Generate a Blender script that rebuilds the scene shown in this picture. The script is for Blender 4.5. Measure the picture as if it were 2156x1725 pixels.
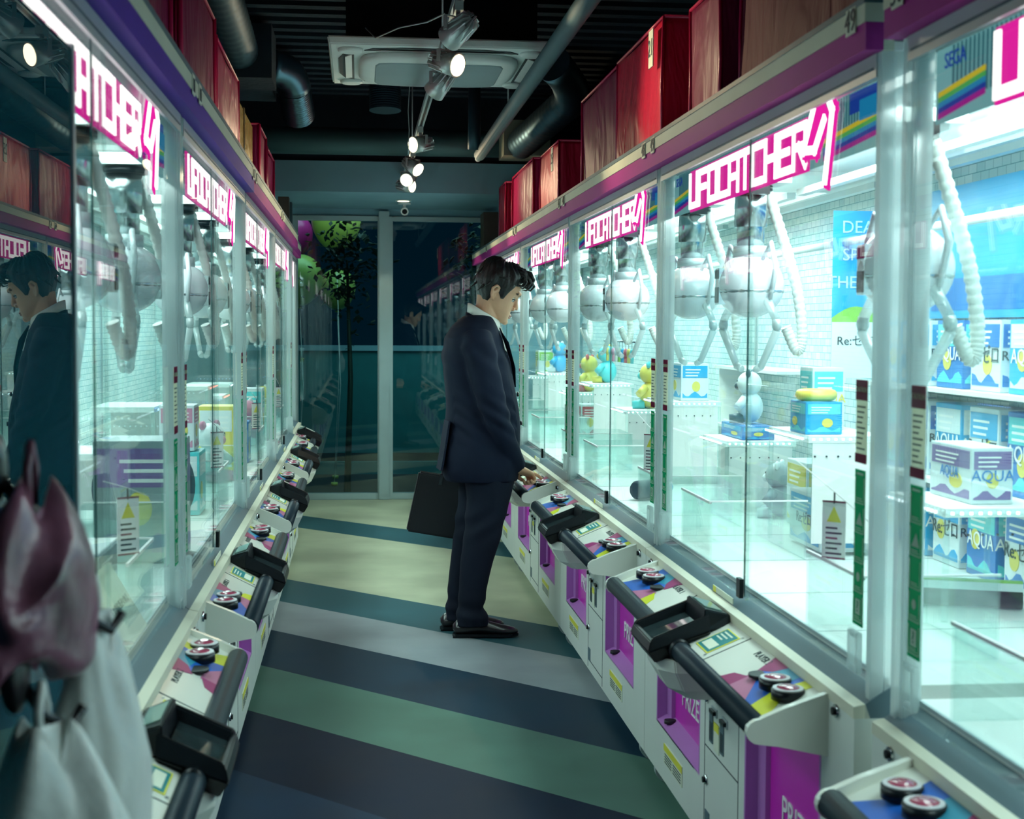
import bpy, bmesh, math, random
from mathutils import Vector, Matrix, noise
from math import sin, cos, pi, radians, atan, sqrt, exp

S = bpy.context.scene
for o in list(bpy.data.objects): bpy.data.objects.remove(o)
COL = S.collection

# ------------------------------------------------------------------ camera
FPX = 3000.0
yaw = atan((1078 - 755) / FPX)
pitch = -atan((862.5 - 692) / FPX * cos(yaw))
cd = bpy.data.cameras.new('camera'); cam = bpy.data.objects.new('camera', cd); COL.objects.link(cam)
cd.sensor_width = 36; cd.lens = 36 * FPX / 2156; cd.clip_start = .05; cd.clip_end = 200
cam.matrix_world = (Matrix.Translation((0, 0, 1.42)) @ Matrix.Rotation(-yaw, 4, 'Z') @
                    Matrix.Rotation(pi / 2 + pitch, 4, 'X') @ Matrix.Rotation(radians(0.3), 4, 'Z'))
cd.dof.use_dof = True; cd.dof.focus_distance = 6.3; cd.dof.aperture_fstop = 6.5
S.camera = cam
# ------------------------------------------------------------------ view, world
S.view_settings.view_transform = 'Standard'; S.view_settings.look = 'None'
S.view_settings.exposure = 0.0; S.view_settings.gamma = 1.0; S.view_settings.use_curve_mapping = False
S.cycles.use_denoising = True
S.cycles.max_bounces = 10; S.cycles.diffuse_bounces = 4; S.cycles.glossy_bounces = 5
S.cycles.transmission_bounces = 6; S.cycles.transparent_max_bounces = 40
S.cycles.caustics_reflective = False; S.cycles.caustics_refractive = False
S.cycles.sample_clamp_indirect = 3.0; S.cycles.sample_clamp_direct = 20
w = bpy.data.worlds.new('night'); S.world = w; w.use_nodes = True
w.node_tree.nodes['Background'].inputs[0].default_value = (.02, .30, .55, 1)
w.node_tree.nodes['Background'].inputs[1].default_value = .027

MACHINE_LIGHT = (.76, 1.0, .96)
MACHINE_WATTS = 30.0
SPOT_WATTS = 13.0

# ------------------------------------------------------------------ materials
MATS = {}
def nm(name):
    m = bpy.data.materials.new(name); m.use_nodes = True; MATS[name] = m
    return m, m.node_tree.nodes, m.node_tree.links
def mat(name, col, rough=.5, metal=0., emit=None, es=0., spec=.5, sheen=0., coat=0., bump=None, vary=.06, vs=6.):
    if name in MATS: return MATS[name]
    m, N, L = nm(name); b = N['Principled BSDF']
    c = (*col, 1)
    b.inputs['Base Color'].default_value = c; b.inputs['Roughness'].default_value = rough
    b.inputs['Metallic'].default_value = metal; b.inputs['Specular IOR Level'].default_value = spec
    b.inputs['Sheen Weight'].default_value = sheen; b.inputs['Coat Weight'].default_value = coat
    if emit: b.inputs['Emission Color'].default_value = (*emit, 1); b.inputs['Emission Strength'].default_value = es
    if vary:
        tc = N.new('ShaderNodeTexCoord'); nz = N.new('ShaderNodeTexNoise'); nz.inputs['Scale'].default_value = vs
        mx = N.new('ShaderNodeMix'); mx.data_type = 'RGBA'; mx.blend_type = 'MULTIPLY'
        mr = N.new('ShaderNodeMapRange'); mr.inputs[3].default_value = 1 - vary * 2; mr.inputs[4].default_value = 1 + vary
        L.new(tc.outputs['Object'], nz.inputs['Vector']); L.new(nz.outputs['Fac'], mr.inputs[0])
        mx.inputs[0].default_value = 1; mx.inputs[6].default_value = c
        L.new(mr.outputs[0], mx.inputs[7]); L.new(mx.outputs[2], b.inputs['Base Color'])
    if bump:
        tc = N.new('ShaderNodeTexCoord'); nz = N.new('ShaderNodeTexNoise'); nz.inputs['Scale'].default_value = bump[0]
        nz.inputs['Detail'].default_value = 4
        bp = N.new('ShaderNodeBump'); bp.inputs['Strength'].default_value = bump[1]; bp.inputs['Distance'].default_value = bump[2]
        L.new(tc.outputs['Object'], nz.inputs['Vector']); L.new(nz.outputs['Fac'], bp.inputs['Height'])
        L.new(bp.outputs[0], b.inputs['Normal'])
    return m
def glassmat(name, tint, f0=.03, fg=.55, rough=.0, dark=None, haze=0.):
    m, N, L = nm(name); N.remove(N['Principled BSDF']); out = N['Material Output']
    tr = N.new('ShaderNodeBsdfTransparent'); tr.inputs[0].default_value = (*tint, 1)
    gl = N.new('ShaderNodeBsdfGlossy'); gl.inputs['Roughness'].default_value = rough
    gl.inputs[0].default_value = (1, 1, 1, 1)
    lw = N.new('ShaderNodeLayerWeight'); lw.inputs[0].default_value = .5
    p = N.new('ShaderNodeMath'); p.operation = 'POWER'; p.inputs[1].default_value = 5; L.new(lw.outputs['Facing'], p.inputs[0])
    ma = N.new('ShaderNodeMath'); ma.operation = 'MULTIPLY_ADD'; ma.inputs[1].default_value = fg; ma.inputs[2].default_value = f0
    L.new(p.outputs[0], ma.inputs[0])
    mx = N.new('ShaderNodeMixShader'); L.new(ma.outputs[0], mx.inputs[0]); L.new(gl.outputs[0], mx.inputs[2])
    if haze:
        d = N.new('ShaderNodeBsdfDiffuse'); d.inputs[0].default_value = (*(dark or (.8, .9, .9)), 1)
        m2 = N.new('ShaderNodeMixShader'); m2.inputs[0].default_value = haze
        L.new(tr.outputs[0], m2.inputs[1]); L.new(d.outputs[0], m2.inputs[2]); L.new(m2.outputs[0], mx.inputs[1])
    else: L.new(tr.outputs[0], mx.inputs[1])
    L.new(mx.outputs[0], out.inputs[0])
    return m
def emis(name, col, s, nosample=False):
    if name in MATS: return MATS[name]
    m, N, L = nm(name); N.remove(N['Principled BSDF']); e = N.new('ShaderNodeEmission')
    e.inputs[0].default_value = (*col, 1); e.inputs[1].default_value = s; L.new(e.outputs[0], N['Material Output'].inputs[0])
    if nosample: m.cycles.emission_sampling = 'NONE'
    return m

CAB = mat('cabinet_white', (.72, .76, .71), .42, vary=.03)
CABT = mat('deck_white', (.80, .82, .74), .25, coat=.3, vary=.03)
CREAM = mat('cream_edge', (.72, .70, .56), .4)
ALU = mat('aluminium', (.50, .58, .60), .42, .35)
LEDGE = mat('grey_ledge', (.10, .16, .19), .5, spec=.25)
DARK = mat('dark_plastic', (.005, .008, .011), .32, spec=.25)
GRIP = mat('grip_bar', (.010, .022, .033), .42, spec=.18)
BLACK = mat('black_gap', (.006, .008, .01), .6)
INW = mat('interior_white', (.80, .82, .80), .5, vary=.03)
def translucent(name, col, tr=.25, mixd=.45, gl=.06):
    m, N, L = nm(name); N.remove(N['Principled BSDF'])
    d = N.new('ShaderNodeBsdfDiffuse'); d.inputs[0].default_value = (*col, 1); t_ = N.new('ShaderNodeBsdfTranslucent'); t_.inputs[0].default_value = (*col, 1)
    p = N.new('ShaderNodeBsdfTransparent'); g = N.new('ShaderNodeBsdfGlossy'); g.inputs['Roughness'].default_value = .1
    a = N.new('ShaderNodeMixShader'); a.inputs[0].default_value = mixd; L.new(d.outputs[0], a.inputs[1]); L.new(t_.outputs[0], a.inputs[2])
    b_ = N.new('ShaderNodeMixShader'); b_.inputs[0].default_value = tr; L.new(a.outputs[0], b_.inputs[1]); L.new(p.outputs[0], b_.inputs[2])
    c_ = N.new('ShaderNodeMixShader'); c_.inputs[0].default_value = gl; L.new(b_.outputs[0], c_.inputs[1]); L.new(g.outputs[0], c_.inputs[2])
    L.new(c_.outputs[0], N['Material Output'].inputs[0]); return m
ACR = translucent('clear_post', (.82, .92, .92), .45, .6, .14)
STP = translucent('glass_sticker_paper', (.80, .80, .66), .0, .6, .03); STM = translucent('glass_sticker_maroon', (.34, .05, .12), .0, .6, .03); STG = translucent('glass_sticker_green', (.03, .42, .22), .0, .6, .03)
STW_ = translucent('glass_sticker_white', (.85, .88, .84), .0, .6, .03)
GLASS = glassmat('clear_glass', (.982, .998, .995), .02, .42)
EDGE = mat('glass_edge', (.0, .09, .09), .15, spec=.8)
ACRY = glassmat('acrylic_panel', (.93, .985, .975), .04, .45, haze=.05)
DOORGL = glassmat('night_door_glass', (.75, .92, .95), .05, .6)
TINT = glassmat('tinted_panel', (.03, .06, .07), .075, .50, .0, (.014, .10, .13), .75)
CAN_W = mat('canopy_cream', (.66, .68, .54), .6, spec=.2)
CAN_P = mat('canopy_purple', (.40, .035, .27), .6, spec=.15)
CAN_B = mat('canopy_blue_purple', (.09, .03, .36), .6, spec=.15)
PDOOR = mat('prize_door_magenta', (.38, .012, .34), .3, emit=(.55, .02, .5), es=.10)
PFRAME = mat('prize_frame_lilac', (.52, .20, .58), .35)
SGN_W = emis('sign_letter_glow', (1, .95, .92), 2.2)
SGN_P = emis('sign_magenta_glow', (.95, .02, .42), .85)
YEL = mat('deck_yellow', (.62, .66, .02), .35, vary=0)
BLU = mat('deck_blue', (.015, .13, .55), .35, vary=0)
TEA = mat('deck_teal', (.03, .28, .42), .35, vary=0)
MAG = mat('deck_maroon', (.30, .02, .14), .35, vary=0)
PNK = mat('deck_pink', (.48, .16, .30), .35, vary=0)
BTN = mat('button_cap', (.42, .07, .13), .08, coat=1., vary=.2, vs=40)
BTW = mat('button_bezel', (.70, .68, .70), .25)
CHR = mat('chrome', (.7, .74, .75), .12, 1.)
PAPER = mat('sticker_paper', (.72, .76, .62), .6)
STK_T = mat('sticker_teal', (.02, .22, .24), .5)
STK_M = mat('sticker_maroon', (.22, .03, .08), .5)
STK_G = mat('sticker_green', (.01, .26, .13), .5)
STK_Y = mat('sticker_yellow', (.75, .70, .05), .5)
INK = mat('ink', (.02, .04, .05), .6, vary=0)
WHT = mat('print_white', (.85, .88, .86), .5, vary=0)
STEEL = mat('telescopic_steel', (.5, .56, .57), .22, 1.)
CLAWW = mat('claw_shell_white', (.75, .80, .84), .25, coat=.5)
HOSE = mat('hose_white', (.75, .78, .74), .45)
LEDW = emis('led_white', (.75, .93, 1), 6., True)
LEDB = emis('led_blue', (.25, .45, 1), 6., True)
LEDR = emis('led_red', (1, .25, .18), 5., True)
TUBE = emis('lamp_tube', (.80, 1, .95), 4., True)

# ------------------------------------------------------------------ mesh builder
class MB:
    def __init__(s): s.bm = bmesh.new(); s.mats = []
    def mi(s, m):
        if m not in s.mats: s.mats.append(m)
        return s.mats.index(m)
    def hexa(s, a, b, m):
        i = s.mi(m); va = [s.bm.verts.new(p) for p in a]; vb = [s.bm.verts.new(p) for p in b]; n = len(va)
        fs = [s.bm.faces.new(va[::-1]), s.bm.faces.new(vb)]
        for k in range(n): fs.append(s.bm.faces.new([va[k], va[(k + 1) % n], vb[(k + 1) % n], vb[k]]))
        for f in fs: f.material_index = i
        return fs
    def box(s, a, b, m):
        x0, y0, z0 = a; x1, y1, z1 = b
        return s.hexa([(x0, y0, z0), (x1, y0, z0), (x1, y1, z0), (x0, y1, z0)], [(x0, y0, z1), (x1, y0, z1), (x1, y1, z1), (x0, y1, z1)], m)
    def loft(s, rings, m, cap=True, closed=False, smooth=True):
        i = s.mi(m); R = [[s.bm.verts.new(p) for p in r] for r in rings]; n = len(R[0])
        rng = range(len(R)) if closed else range(len(R) - 1)
        for k in rng:
            A, B = R[k], R[(k + 1) % len(R)]
            for j in range(n):
                f = s.bm.faces.new([A[j], A[(j + 1) % n], B[(j + 1) % n], B[j]]); f.material_index = i; f.smooth = smooth
        if cap and not closed:
            for r in (R[0][::-1], R[-1]):
                f = s.bm.faces.new(r); f.material_index = i
    def tube(s, pts, r, m, n=10, cap=True, smooth=True):
        pts = [Vector(p) for p in pts]; rs = r if isinstance(r, (list, tuple)) else [r] * len(pts)
        rings = []; up = None
        for k, p in enumerate(pts):
            d = (pts[min(k + 1, len(pts) - 1)] - pts[max(k - 1, 0)]).normalized()
            if up is None:
                up = Vector((0, 0, 1)) if abs(d.z) < .9 else Vector((1, 0, 0))
            a = d.cross(up).normalized(); b = a.cross(d).normalized(); up = b
            rings.append([p + (a * cos(2 * pi * j / n) + b * sin(2 * pi * j / n)) * rs[k] for j in range(n)])
        s.loft(rings, m, cap, smooth=smooth)
    def cyl(s, a, b, r, m, n=20, r2=None): s.tube([a, b], [r, r if r2 is None else r2], m, n)
    def ball(s, c, r, m, n=20, k=12, sc=(1, 1, 1)):
        rings = []
        for q in range(1, k):
            t = pi * q / k
            rings.append([(c[0] + r * sc[0] * sin(t) * cos(2 * pi * j / n), c[1] + r * sc[1] * sin(t) * sin(2 * pi * j / n), c[2] - r * sc[2] * cos(t)) for j in range(n)])
        s.loft(rings, m)
    def plate(s, pts2, f, th, m):
        """polygon (a,b) mapped with f(a,b,h) and thickened by th"""
        s.hexa([f(a, b, 0) for a, b in pts2], [f(a, b, th) for a, b in pts2], m)
    def mesh(s, name, bevel=0., seg=2, sm=None):
        bmesh.ops.recalc_face_normals(s.bm, faces=s.bm.faces)
        if bevel:
            es = [e for e in s.bm.edges if len(e.link_faces) == 2 and e.calc_face_angle(0) > .6]
            bmesh.ops.bevel(s.bm, geom=es, offset=bevel, segments=seg, affect='EDGES', clamp_overlap=True)
        me = bpy.data.meshes.new(name); s.bm.to_mesh(me); s.bm.free()
        for m in s.mats: me.materials.append(m)
        return me

CACHE = {}
def link(name, me, parent=None, loc=None, rz=0.):
    o = bpy.data.objects.new(name, me); COL.objects.link(o)
    if parent is not None: o.parent = parent
    if loc is not None: o.location = loc
    if rz: o.rotation_euler = (0, 0, rz)
    return o
def part(name, key, fn, parent, bevel=0., loc=None, label=None, rz=0.):
    """cached part mesh: fn(MB) draws it"""
    if key is None or key not in CACHE:
        b = MB(); fn(b); me = b.mesh(name, bevel)
        if key is not None: CACHE[key] = me
    else: me = CACHE[key]
    o = link(name, me, parent, loc, rz)
    if label: o['label'] = label
    return o
def thing(name, label, cat, loc=(0, 0, 0), rz=0., group=None):
    o = link(name, None, None, loc, rz); o['label'] = label; o['category'] = cat
    if group: o['group'] = group
    return o
def single(name, fn, label, cat, loc=(0, 0, 0), rz=0., group=None, bevel=0., key=None):
    o = part(name, key, fn, None, bevel, loc, None, rz); o['label'] = label; o['category'] = cat
    if group: o['group'] = group
    return o
def struct(name, fn, bevel=0.):
    o = part(name, None, fn, None, bevel); o['kind'] = 'structure'; return o
def textmesh(txt, size, ex, m, align='CENTER', rot=(pi / 2, 0, 0), pos=(0, 0, 0), pre=0.):
    key = ('T', txt, size, ex, m.name, align, tuple(rot), tuple(pos), pre)
    if key in CACHE: return CACHE[key]
    c = bpy.data.curves.new('t', 'FONT'); c.body = txt; c.size = size; c.extrude = ex; c.align_x = align; c.align_y = 'CENTER'
    c.resolution_u = 3
    o = bpy.data.objects.new('t', c); COL.objects.link(o)
    bpy.context.view_layer.update()
    me = bpy.data.meshes.new_from_object(o.evaluated_get(bpy.context.evaluated_depsgraph_get()))
    bpy.data.objects.remove(o)
    from mathutils import Euler
    me.transform(Matrix.Translation(pos) @ Euler(rot).to_matrix().to_4x4() @ Matrix.Rotation(pre, 4, 'Z'))
    me.materials.clear(); me.materials.append(m); me.name = 'lettering'
    CACHE[key] = me
    return me

# ------------------------------------------------------------------ setting
def floor_mat():
    m, N, L = nm('striped_vinyl_floor'); b = N['Principled BSDF']; b.inputs['Specular IOR Level'].default_value = .13
    tc = N.new('ShaderNodeTexCoord'); sx = N.new('ShaderNodeSeparateXYZ'); L.new(tc.outputs['Object'], sx.inputs[0])
    a = N.new('ShaderNodeMath'); a.operation = 'MULTIPLY_ADD'; a.inputs[1].default_value = 1.05
    L.new(sx.outputs[0], a.inputs[0]); L.new(sx.outputs[1], a.inputs[2])       # s = y + 1.05 x
    mr = N.new('ShaderNodeMapRange'); mr.inputs[1].default_value = 0.; mr.inputs[2].default_value = 14.
    L.new(a.outputs[0], mr.inputs[0])
    cr = N.new('ShaderNodeValToRGB'); cr.color_ramp.interpolation = 'CONSTANT'
    beige = (.42, .46, .32, 1); teal = (.035, .105, .125, 1); lil = (.27, .31, .33, 1); navy = (.011, .036, .062, 1)
    gg = (.085, .175, .14, 1); dn = (.003, .014, .034, 1); bl = (.012, .036, .070, 1)
    st = [(0, dn), (2.73, gg), (3.43, bl), (4.136, dn), (4.836, gg), (5.537, navy), (6.239, lil), (6.95, teal), (7.63, beige), (9.68, teal), (10.35, beige), (12.4, teal)]
    e = cr.color_ramp.elements
    while len(e) > 1: e.remove(e[-1])
    e[0].position = 0; e[0].color = st[0][1]
    for p, c in st[1:]:
        x = e.new(p / 14.); x.color = c
    L.new(mr.outputs[0], cr.inputs[0])
    nz = N.new('ShaderNodeTexNoise'); nz.inputs['Scale'].default_value = 2.2; nz.inputs['Detail'].default_value = 5
    L.new(tc.outputs['Object'], nz.inputs['Vector'])
    m2 = N.new('ShaderNodeMapRange'); m2.inputs[1].default_value = .3; m2.inputs[2].default_value = .7; m2.inputs[3].default_value = .8; m2.inputs[4].default_value = 1.15
    L.new(nz.outputs['Fac'], m2.inputs[0])
    mx = N.new('ShaderNodeMix'); mx.data_type = 'RGBA'; mx.blend_type = 'MULTIPLY'; mx.inputs[0].default_value = 1
    L.new(cr.outputs[0], mx.inputs[6]); L.new(m2.outputs[0], mx.inputs[7]); L.new(mx.outputs[2], b.inputs['Base Color'])
    r2 = N.new('ShaderNodeMapRange'); r2.inputs[3].default_value = .38; r2.inputs[4].default_value = .58
    L.new(nz.outputs['Fac'], r2.inputs[0]); L.new(r2.outputs[0], b.inputs['Roughness'])
    return m
FLOOR = floor_mat()
CEIL = mat('dark_ceiling', (.009, .026, .042), .8, bump=(30, .5, .01))
DWALL = mat('dark_side_wall', (.02, .05, .065), .7)
WALLW = mat('lintel_paint', (.20, .38, .46), .6)
FRAME = mat('door_frame_alu', (.42, .56, .58), .35, .4)
WOOD = mat('brown_panel', (.09, .06, .045), .6, vary=.2)
struct('floor', lambda b: b.box((-1.6, -1, -.1), (2.2, 11.95, 0), FLOOR))
def f(b):
    b.box((-1.6, -1, 3.12), (2.2, 11.95, 3.25), CEIL)
    for k in range(46):
        y = 1.5 + k * .19
        b.box((-1.5, y, 3.05), (2.1, y + .08, 3.13), CEIL)       # corrugated deck
    for y in (3.4, 5.55): b.box((-1.6, y, 2.86), (2.2, y + .14, 3.1), CEIL)
struct('ceiling', f)
struct('wall_left', lambda b: b.box((-1.7, -1, 0), (-1.6, 11.95, 3.12), DWALL))
struct('wall_right', lambda b: b.box((2.2, -1, 0), (2.3, 11.95, 3.12), DWALL))
struct('wall_near', lambda b: b.box((-1.6, -1.1, 0), (2.2, -1.0, 3.12), DWALL))
def f(b):
    b.box((-1.6, 10.4, 2.40), (2.2, 11.95, 2.62), WALLW)          # dropped lintel with its soffit
    b.box((-1.6, 10.45, 2.62), (2.2, 10.6, 3.1), CEIL)
struct('trim_1', f)
def f(b):
    b.box((-1.6, 11.85, 0), (-.62, 11.95, 2.40), WALLW); b.box((1.12, 11.85, 0), (2.2, 11.95, 2.40), WALLW)
    b.box((-.62, 11.85, 2.345), (1.12, 11.95, 2.40), WALLW)
struct('wall_back', f)
struct('trim_2', lambda b: (b.box((-.60, 10.85, 0), (-.52, 11.0, 2.40), WOOD), b.box((-.66, 11.3, 0), (-.52, 11.45, 2.40), DWALL)))
struct('trim_3', lambda b: b.box((1.0, 11.5, 0), (1.12, 11.80, 2.36), WOOD))
def door(n, x0, x1):
    def fr(b):
        b.box((x0, 11.82, 0.0), (x0 + .045, 11.88, 2.34), FRAME); b.box((x1 - .045, 11.82, 0.0), (x1, 11.88, 2.34), FRAME)
        b.box((x0 + .045, 11.82, 2.30), (x1 - .045, 11.88, 2.34), FRAME); b.box((x0 + .045, 11.82, 0.0), (x1 - .045, 11.88, .055), FRAME)
    d = struct('door_%d' % n, fr, .004)
    part('glass', None, lambda b: b.box((x0 + .045, 11.845, .055), (x1 - .045, 11.855, 2.30), DOORGL), d)
door(1, -.54, .20); door(2, .235, 1.09)
struct('trim_4', lambda b: b.box((.165, 11.80, 0), (.25, 11.95, 2.38), FRAME), .004)

# ---- the street beyond the doors
STW = mat('outside_teal_wall', (.01, .18, .20), .7, emit=(.0, .16, .19), es=.0, vary=.15)
STD = mat('outside_dark', (.006, .012, .02), .8)
struct('wall_street', lambda b: b.box((-2.2, 14.0, .20), (3.2, 14.15, 1.24), STW))
struct('trim_5', lambda b: (b.box((-2.2, 13.9, .0), (3.2, 14.0, .12), STW), b.box((-2.2, 13.99, .12), (3.2, 14.15, .20), STD), b.box((-2.2, 13.98, 1.20), (3.2, 14.17, 1.25), WALLW)))
struct('floor_street', lambda b: b.box((-2.2, 11.95, -.1), (3.2, 20, 0), STD))
lamp = bpy.data.lights.new('street_lamp', 'AREA'); lamp.energy = 75; lamp.size = 2.5; lamp.color = (.6, 1, .92)
lo = link('street_lamp', lamp, None, (.3, 12.4, 3.6)); lo.rotation_euler = (radians(35), 0, 0)
def balloon(x, y, z, r, m, label):
    def f(b):
        rings = []
        for q in range(1, 16):
            t = pi * q / 16; zz = -cos(t); rr = sin(t) * (1 + .12 * zz)
            rings.append([(r * rr * cos(2 * pi * j / 24), r * rr * sin(2 * pi * j / 24), r * 1.15 * zz) for j in range(24)])
        b.loft(rings, m); b.cyl((0, 0, -r * 1.15), (0, 0, -r * 1.24), .012, m, 10, .03)
    t = thing('balloon', label, 'balloon', (x, y, z), 0, 'balloons outside the left glass door')
    part('rubber_skin', None, f, t)
    part('string', None, lambda b: b.tube([(0, 0, -r * 1.2), (.03, 0, -z * .5), (-.02, 0, -z + .02)], .003, WHT, 6), t); part('weight', None, lambda b: b.cyl((-.02, 0, -z + .001), (-.02, 0, -z + .03), .03, m, 12), t)
BY = mat('balloon_yellow', (.60, .62, .12), .3); BM_ = mat('balloon_magenta', (.5, .03, .22), .3); BG = mat('balloon_green', (.30, .42, .10), .3)
balloon(-.20, 12.9, 2.36, .22, BY, 'yellow balloon at the top of the left glass door, behind the dark leaves')
balloon(-.60, 13.3, 2.26, .18, BM_, 'magenta balloon against the left frame of the glass door')
balloon(-.52, 12.75, 1.84, .20, BG, 'green balloon below the magenta one at the left frame of the glass door')
balloon(-.20, 13.5, 1.78, .17, BG, 'green balloon half hidden behind leaves, right of the other green one')
LEAF = mat('leaf_dark', (.008, .03, .02), .6)
def leaves(c, sp, n, seed):
    def f(b):
        rnd = random.Random(seed)
        for k in range(n):
            p = Vector((rnd.gauss(0, sp[0]), rnd.gauss(0, sp[1]), rnd.gauss(0, sp[2])))
            d = Vector((rnd.uniform(-1, 1), rnd.uniform(-1, 1), rnd.uniform(-1, .4))).normalized(); s = d.cross(Vector((0, .3, 1))).normalized()
            L_ = rnd.uniform(.04, .09); nn = d.cross(s) * .004
            q = [p, p + d * L_ * .5 + s * L_ * .3, p + d * L_, p + d * L_ * .5 - s * L_ * .3]
            b.hexa(q, [x + nn for x in q], LEAF)
    return f
for c, sp, n, sd, lab in [((-.10, 12.25, 2.0), (.13, .05, .24), 420, 3, 'dark leafy shrub outside the left glass door in front of the balloons'),
                          ((.98, 12.4, 2.0), (.10, .1, .22), 220, 5, 'dark leafy shrub outside the right glass door, near its right frame')]:
    t = thing('street_shrub', lab, 'shrub', (c[0], c[1], 0))
    part('foliage', None, leaves(c, sp, n, sd), t, loc=(0, 0, c[2]))
    part('stem', None, lambda b: b.tube([(0, 0, 0), (.03, 0, 1), (0, 0, 2.0)], [.03, .022, .01], LEAF, 8), t)

# ------------------------------------------------------------------ the claw machine
def deckz(v): return .70 + v / .13 * .055     # v is negative towards the aisle
LET = {'U': [[(0, 1), (0, 0), (1, 0), (1, 1)]], 'F': [[(1, 1), (0, 1), (0, 0)], [(0, .5), (.85, .5)]],
       'O': [[(0, 0), (0, 1), (1, 1), (1, 0), (0, 0)]], 'C': [[(1, 1), (0, 1), (0, 0), (1, 0)]],
       'A': [[(0, 0), (0, 1), (1, 1), (1, 0)], [(0, .42), (1, .42)]], 'T': [[(-.1, 1), (1.1, 1)], [(.5, 1), (.5, 0)]],
       'H': [[(0, 1), (0, 0)], [(1, 1), (1, 0)], [(0, .5), (1, .5)]], 'E': [[(1, 1), (0, 1), (0, 0), (1, 0)], [(0, .5), (.85, .5)]],
       'R': [[(0, 0), (0, 1), (1, 1), (1, .5), (0, .5)], [(.45, .5), (1, 0)]]}
def stroke(b, pl, ox, oz, sx, sz, t, v0, v1, m):
    for (a0, b0), (a1, b1) in zip(pl[:-1], pl[1:]):
        p = Vector((ox + a0 * sx, oz + b0 * sz)); q = Vector((ox + a1 * sx, oz + b1 * sz)); d = (q - p).normalized(); n = Vector((-d.y, d.x)) * t / 2
        p = p - d * t / 2; q = q + d * t / 2
        c = [p - n, q - n, q + n, p + n]
        b.hexa([(x.x, v0, x.y) for x in c], [(x.x, v1, x.y) for x in c], m)
def signletters(b, u0, u1, z0, z1):
    word = 'UFOCATCHER'; n = len(word); adv = (u1 - u0) / n
    b.box((u0 - .015, .056, z0 - .016), (u1 - .02, .060, z1 + .016), SGN_P)
    for k, ch in enumerate(word):
        for pl in LET[ch]: stroke(b, pl, u0 + k * adv, z0, adv * .76, z1 - z0, .0185, .050, .054 - k * .0002, SGN_W)
    nine = [(.88, -.60), (1.10, 1.0), (.86, 1.52), (.50, 1.52), (.0, .30), (.46, .22), (.80, .85)]
    uu = u1 - .012; k = .175 * (u1 - u0) / 1.15; H_ = z1 - z0
    stroke(b, nine, uu, z0, k, H_, .038, .046, .049, SGN_P); stroke(b, nine, uu, z0, k, H_, .018, .040, .044, SGN_W)
    b.hexa([(uu + a_ * k, .0445, z0 + c_ * H_) for a_, c_ in ((.15, .45), (.5, .45), (.85, 1.0), (.75, 1.4), (.55, 1.4))], [(uu + a_ * k, .046, z0 + c_ * H_) for a_, c_ in ((.15, .45), (.5, .45), (.85, 1.0), (.75, 1.4), (.55, 1.4))], SGN_P)
SBACK = emis('sign_backlight', (.30, .75, .78), .42); SB2 = emis('sign_stripe', (.08, .32, .38), .35)
RB = [emis('rainbow_%d' % i, c, .5) for i, c in enumerate([(.9, .75, .05), (.1, .6, .15), (.02, .35, .7), (.02, .08, .5), (.5, .03, .4)])]

def buttonmesh(b):
    b.cyl((0, 0, -.004), (0, 0, .016), .034, DARK, 28); b.cyl((0, 0, .016), (0, 0, .020), .031, BTW, 28)
    b.ball((0, 0, .019), .024, BTN, 24, 8, (1, 1, .28))
def lockmesh(b):
    b.cyl((0, .004, 0), (0, -.006, 0), .013, CHR, 18); b.cyl((0, -.006, 0), (0, -.012, 0), .008, DARK, 14)
def clawbody(b):
    b.ball((0, 0, 0), .100, CLAWW, 32, 18, (1, 1, .94)); b.cyl((0, 0, .075), (0, 0, .115), .05, ALU, 24)
    b.box((-.022, -.098, -.055), (.022, -.070, .05), STEEL)
    for k in range(5): b.box((-.018 + k * .008, -.101, .02), (-.014 + k * .008, -.09, .045), DARK)
    b.box((-.016, -.101, -.05), (.016, -.09, -.005), DARK)
    b.loft([[(x * r_, y * r_, zz) for x, y in [(cos(t * pi / 12), sin(t * pi / 12)) for t in range(24)]] for r_, zz in ((.097, -.022), (.1, -.016), (.097, -.010))], STEEL)
def clawarm(b):
    P = [(.075, 0, -.03), (.13, 0, -.10), (.135, 0, -.13), (.06, 0, -.235), (.035, 0, -.245)]
    for (x0, _, z0), (x1, _, z1), w_ in zip(P[:-1], P[1:], (.0135, .013, .012, .012)):
        b.tube([(x0, 0, z0), (x1, 0, z1)], [w_, w_ * .85], ACRYW, 8)
    b.ball((.133, 0, -.115), .017, ACRYW, 12, 8, (1, .8, 1))
    b.tube([(.06, 0, .075), (.10, 0, .12), (.125, 0, .05), (.10, 0, -.04)], [.006, .008, .009, .006], CLAWW, 8)
ACRYW = translucent('claw_arm_plastic', (.74, .84, .84), .3, .5, .12)
def hosemesh(b):
    pts = []; rs = []
    ctrl = [(.04, 0, .30), (.09, 0, .16), (.14, 0, .0), (.16, 0, -.14), (.145, 0, -.19), (.11, 0, -.12)]
    n = 110
    for k in range(n + 1):
        t = k / n * (len(ctrl) - 1.001); i = int(t); q = t - i
        a, b_, c, d = [Vector(ctrl[max(0, min(len(ctrl) - 1, i + j))]) for j in (-1, 0, 1, 2)]
        pts.append(.5 * ((2 * b_) + (-a + c) * q + (2 * a - 5 * b_ + 4 * c - d) * q * q + (-a + 3 * b_ - 3 * c + d) * q ** 3)); rs.append(.0155 + .0016 * (k % 3 - 1))
    b.tube(pts, rs, HOSE, 10)

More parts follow.
